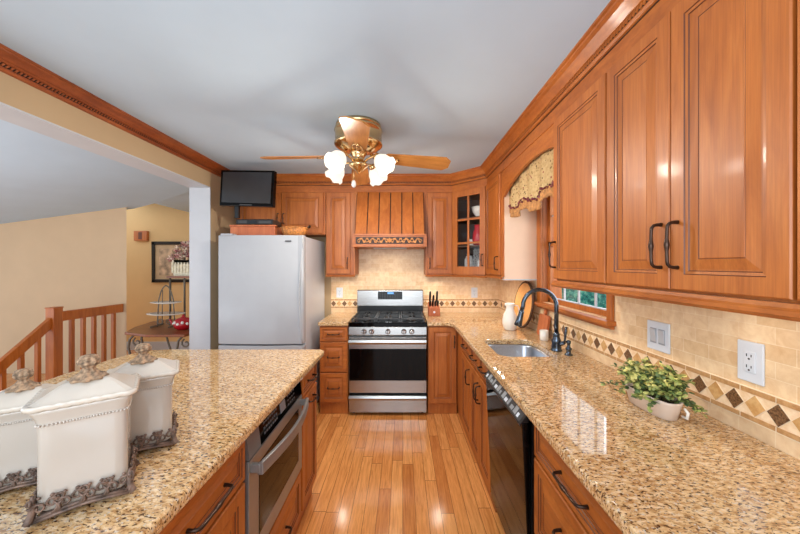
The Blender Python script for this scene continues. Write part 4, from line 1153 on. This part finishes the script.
b.tube([(.30, .44, 1.6), (.26, .44, 1.75), (.14, .44, 1.83), (.07, .44, 1.99)], .011, 8)
b.tube([(.02 + .05 * math.cos(i * .7), .43, 1.80 + .05 * math.sin(i * .7)) for i in range(8)], .008, 6)
b.build('scroll_top', 'rackiron', bk)
MB().box(-.18, .14, 1.31, .32, .47, 1.333).build('shelf', 'table_wood', bk, bevel=.004)

# two tier stand
st = thing('tiered_stand', 'two-tier wire plate stand on the deck of the hall rack', 'stand', (-2.73, 3.66, tz))
b = MB()
for s_ in (-1, 1):
    b.tube([(s_ * .10, 0, 0), (s_ * .10, 0, .02), (s_ * .085, 0, .30), (s_ * .06, 0, .40), (s_ * .03, 0, .455), (0, 0, .475)], .007, 6)
    b.tube([(s_ * .045, 0, .02), (s_ * .04, 0, .42)], .005, 6)
    b.tube([(s_ * .1, -.1, .012), (s_ * .1, .1, .012)], .008, 6)
    sp = [(s_ * (.05 + .03 * math.cos(i * .8)), -.02, .06 + .03 * math.sin(i * .8)) for i in range(9)]; b.tube(sp, .006, 6)
b.build('wire_frame', 'rackiron', st)
for z, r_ in ((.135, .21), (.265, .17)):
    MB().lathe([(r_ * .6, 0), (r_, .014), (r_, .02), (r_ * .6, .008)], 28, 0, None, True, True, 1, .6).build('plate', 'white_cer', st, (0, 0, z))
# red pot on table
rp = thing('red_teapot', 'red glazed teapot on the deck of the hall rack, by the white jamb', 'teapot', (-2.42, 3.50, tz))
MB().lathe([(.05, 0), (.08, .02), (.095, .06), (.08, .105), (.05, .125), (.03, .13), (.012, .145), (.014, .158), (.003, .165)], 22).build('body', 'red', rp)
MB().tube([(-.085, 0, .05), (-.12, -.01, .07), (-.14, -.01, .11)], [.016, .012, .009], 8).build('spout', 'red', rp)
MB().tube([(.07, 0, .1), (.13, 0, .1), (.13, 0, .04), (.08, 0, .04)], .008, 8).build('handle', 'red', rp)
b = MB()
for a in range(5): b.sphere((.085 * math.cos(-PI / 2 + (a - 2) * .5), .085 * math.sin(-PI / 2 + (a - 2) * .5), .07 + .015 * (a % 2)), .016, 0, 8)
b.build('white_flower_pattern', 'white_cer', rp)
fp = thing('flower_planter', 'cream planter of dusty pink flowers on the top shelf of the rack', 'flowers', (-2.72, 4.03, 1.333))
b = MB().loft([[(p[0], p[1], z) for p in rrect(-a, -.07, a, .07, .015)] for a, z in ((.145, 0), (.15, .02), (.16, .18), (.168, .20), (.155, .20), (.15, .15))], 0, None, False)
for i in range(9): b.box(-.16 + .038 * i, -.078, .04, -.142 + .038 * i, -.066, .17)
b.build('pot', 'planter', fp)
b = MB(); rnd = random.Random(9)
for i in range(110):
    a = rnd.uniform(0, 2 * PI); rr = math.sqrt(rnd.random())
    p = Vector((.24 * rr * math.cos(a), .10 * rr * math.sin(a), .22 + .20 * (1 - rr ** 2) * rnd.uniform(.3, 1.1) + (rnd.uniform(-.06, .03) if rr > .7 else 0)))
    mi = rnd.choice([0, 0, 0, 1, 2, 2])
    for q in range(5):
        T = Matrix.Translation(p) @ Euler((rnd.uniform(-1, 1), rnd.uniform(-1, 1), q * 1.256)).to_matrix().to_4x4()
        s_ = rnd.uniform(.02, .034)
        b.add([(0, 0, 0), (s_, s_ * .5, .006), (s_ * 1.4, 0, .002), (s_, -s_ * .5, .006)], [(0, 3, 2, 1)], mi, T)
b.build('blossoms', ['pink', 'plum', 'cream_petal', 'leafd'], fp)
b = MB()
for i in range(18):
    a = rnd.uniform(0, 2 * PI); b.tube([(.1 * math.cos(a), .04 * math.sin(a), .14), (.2 * math.cos(a), .08 * math.sin(a), .22 + .14 * rnd.random())], .003, 4)
b.build('stems', 'stem', fp)
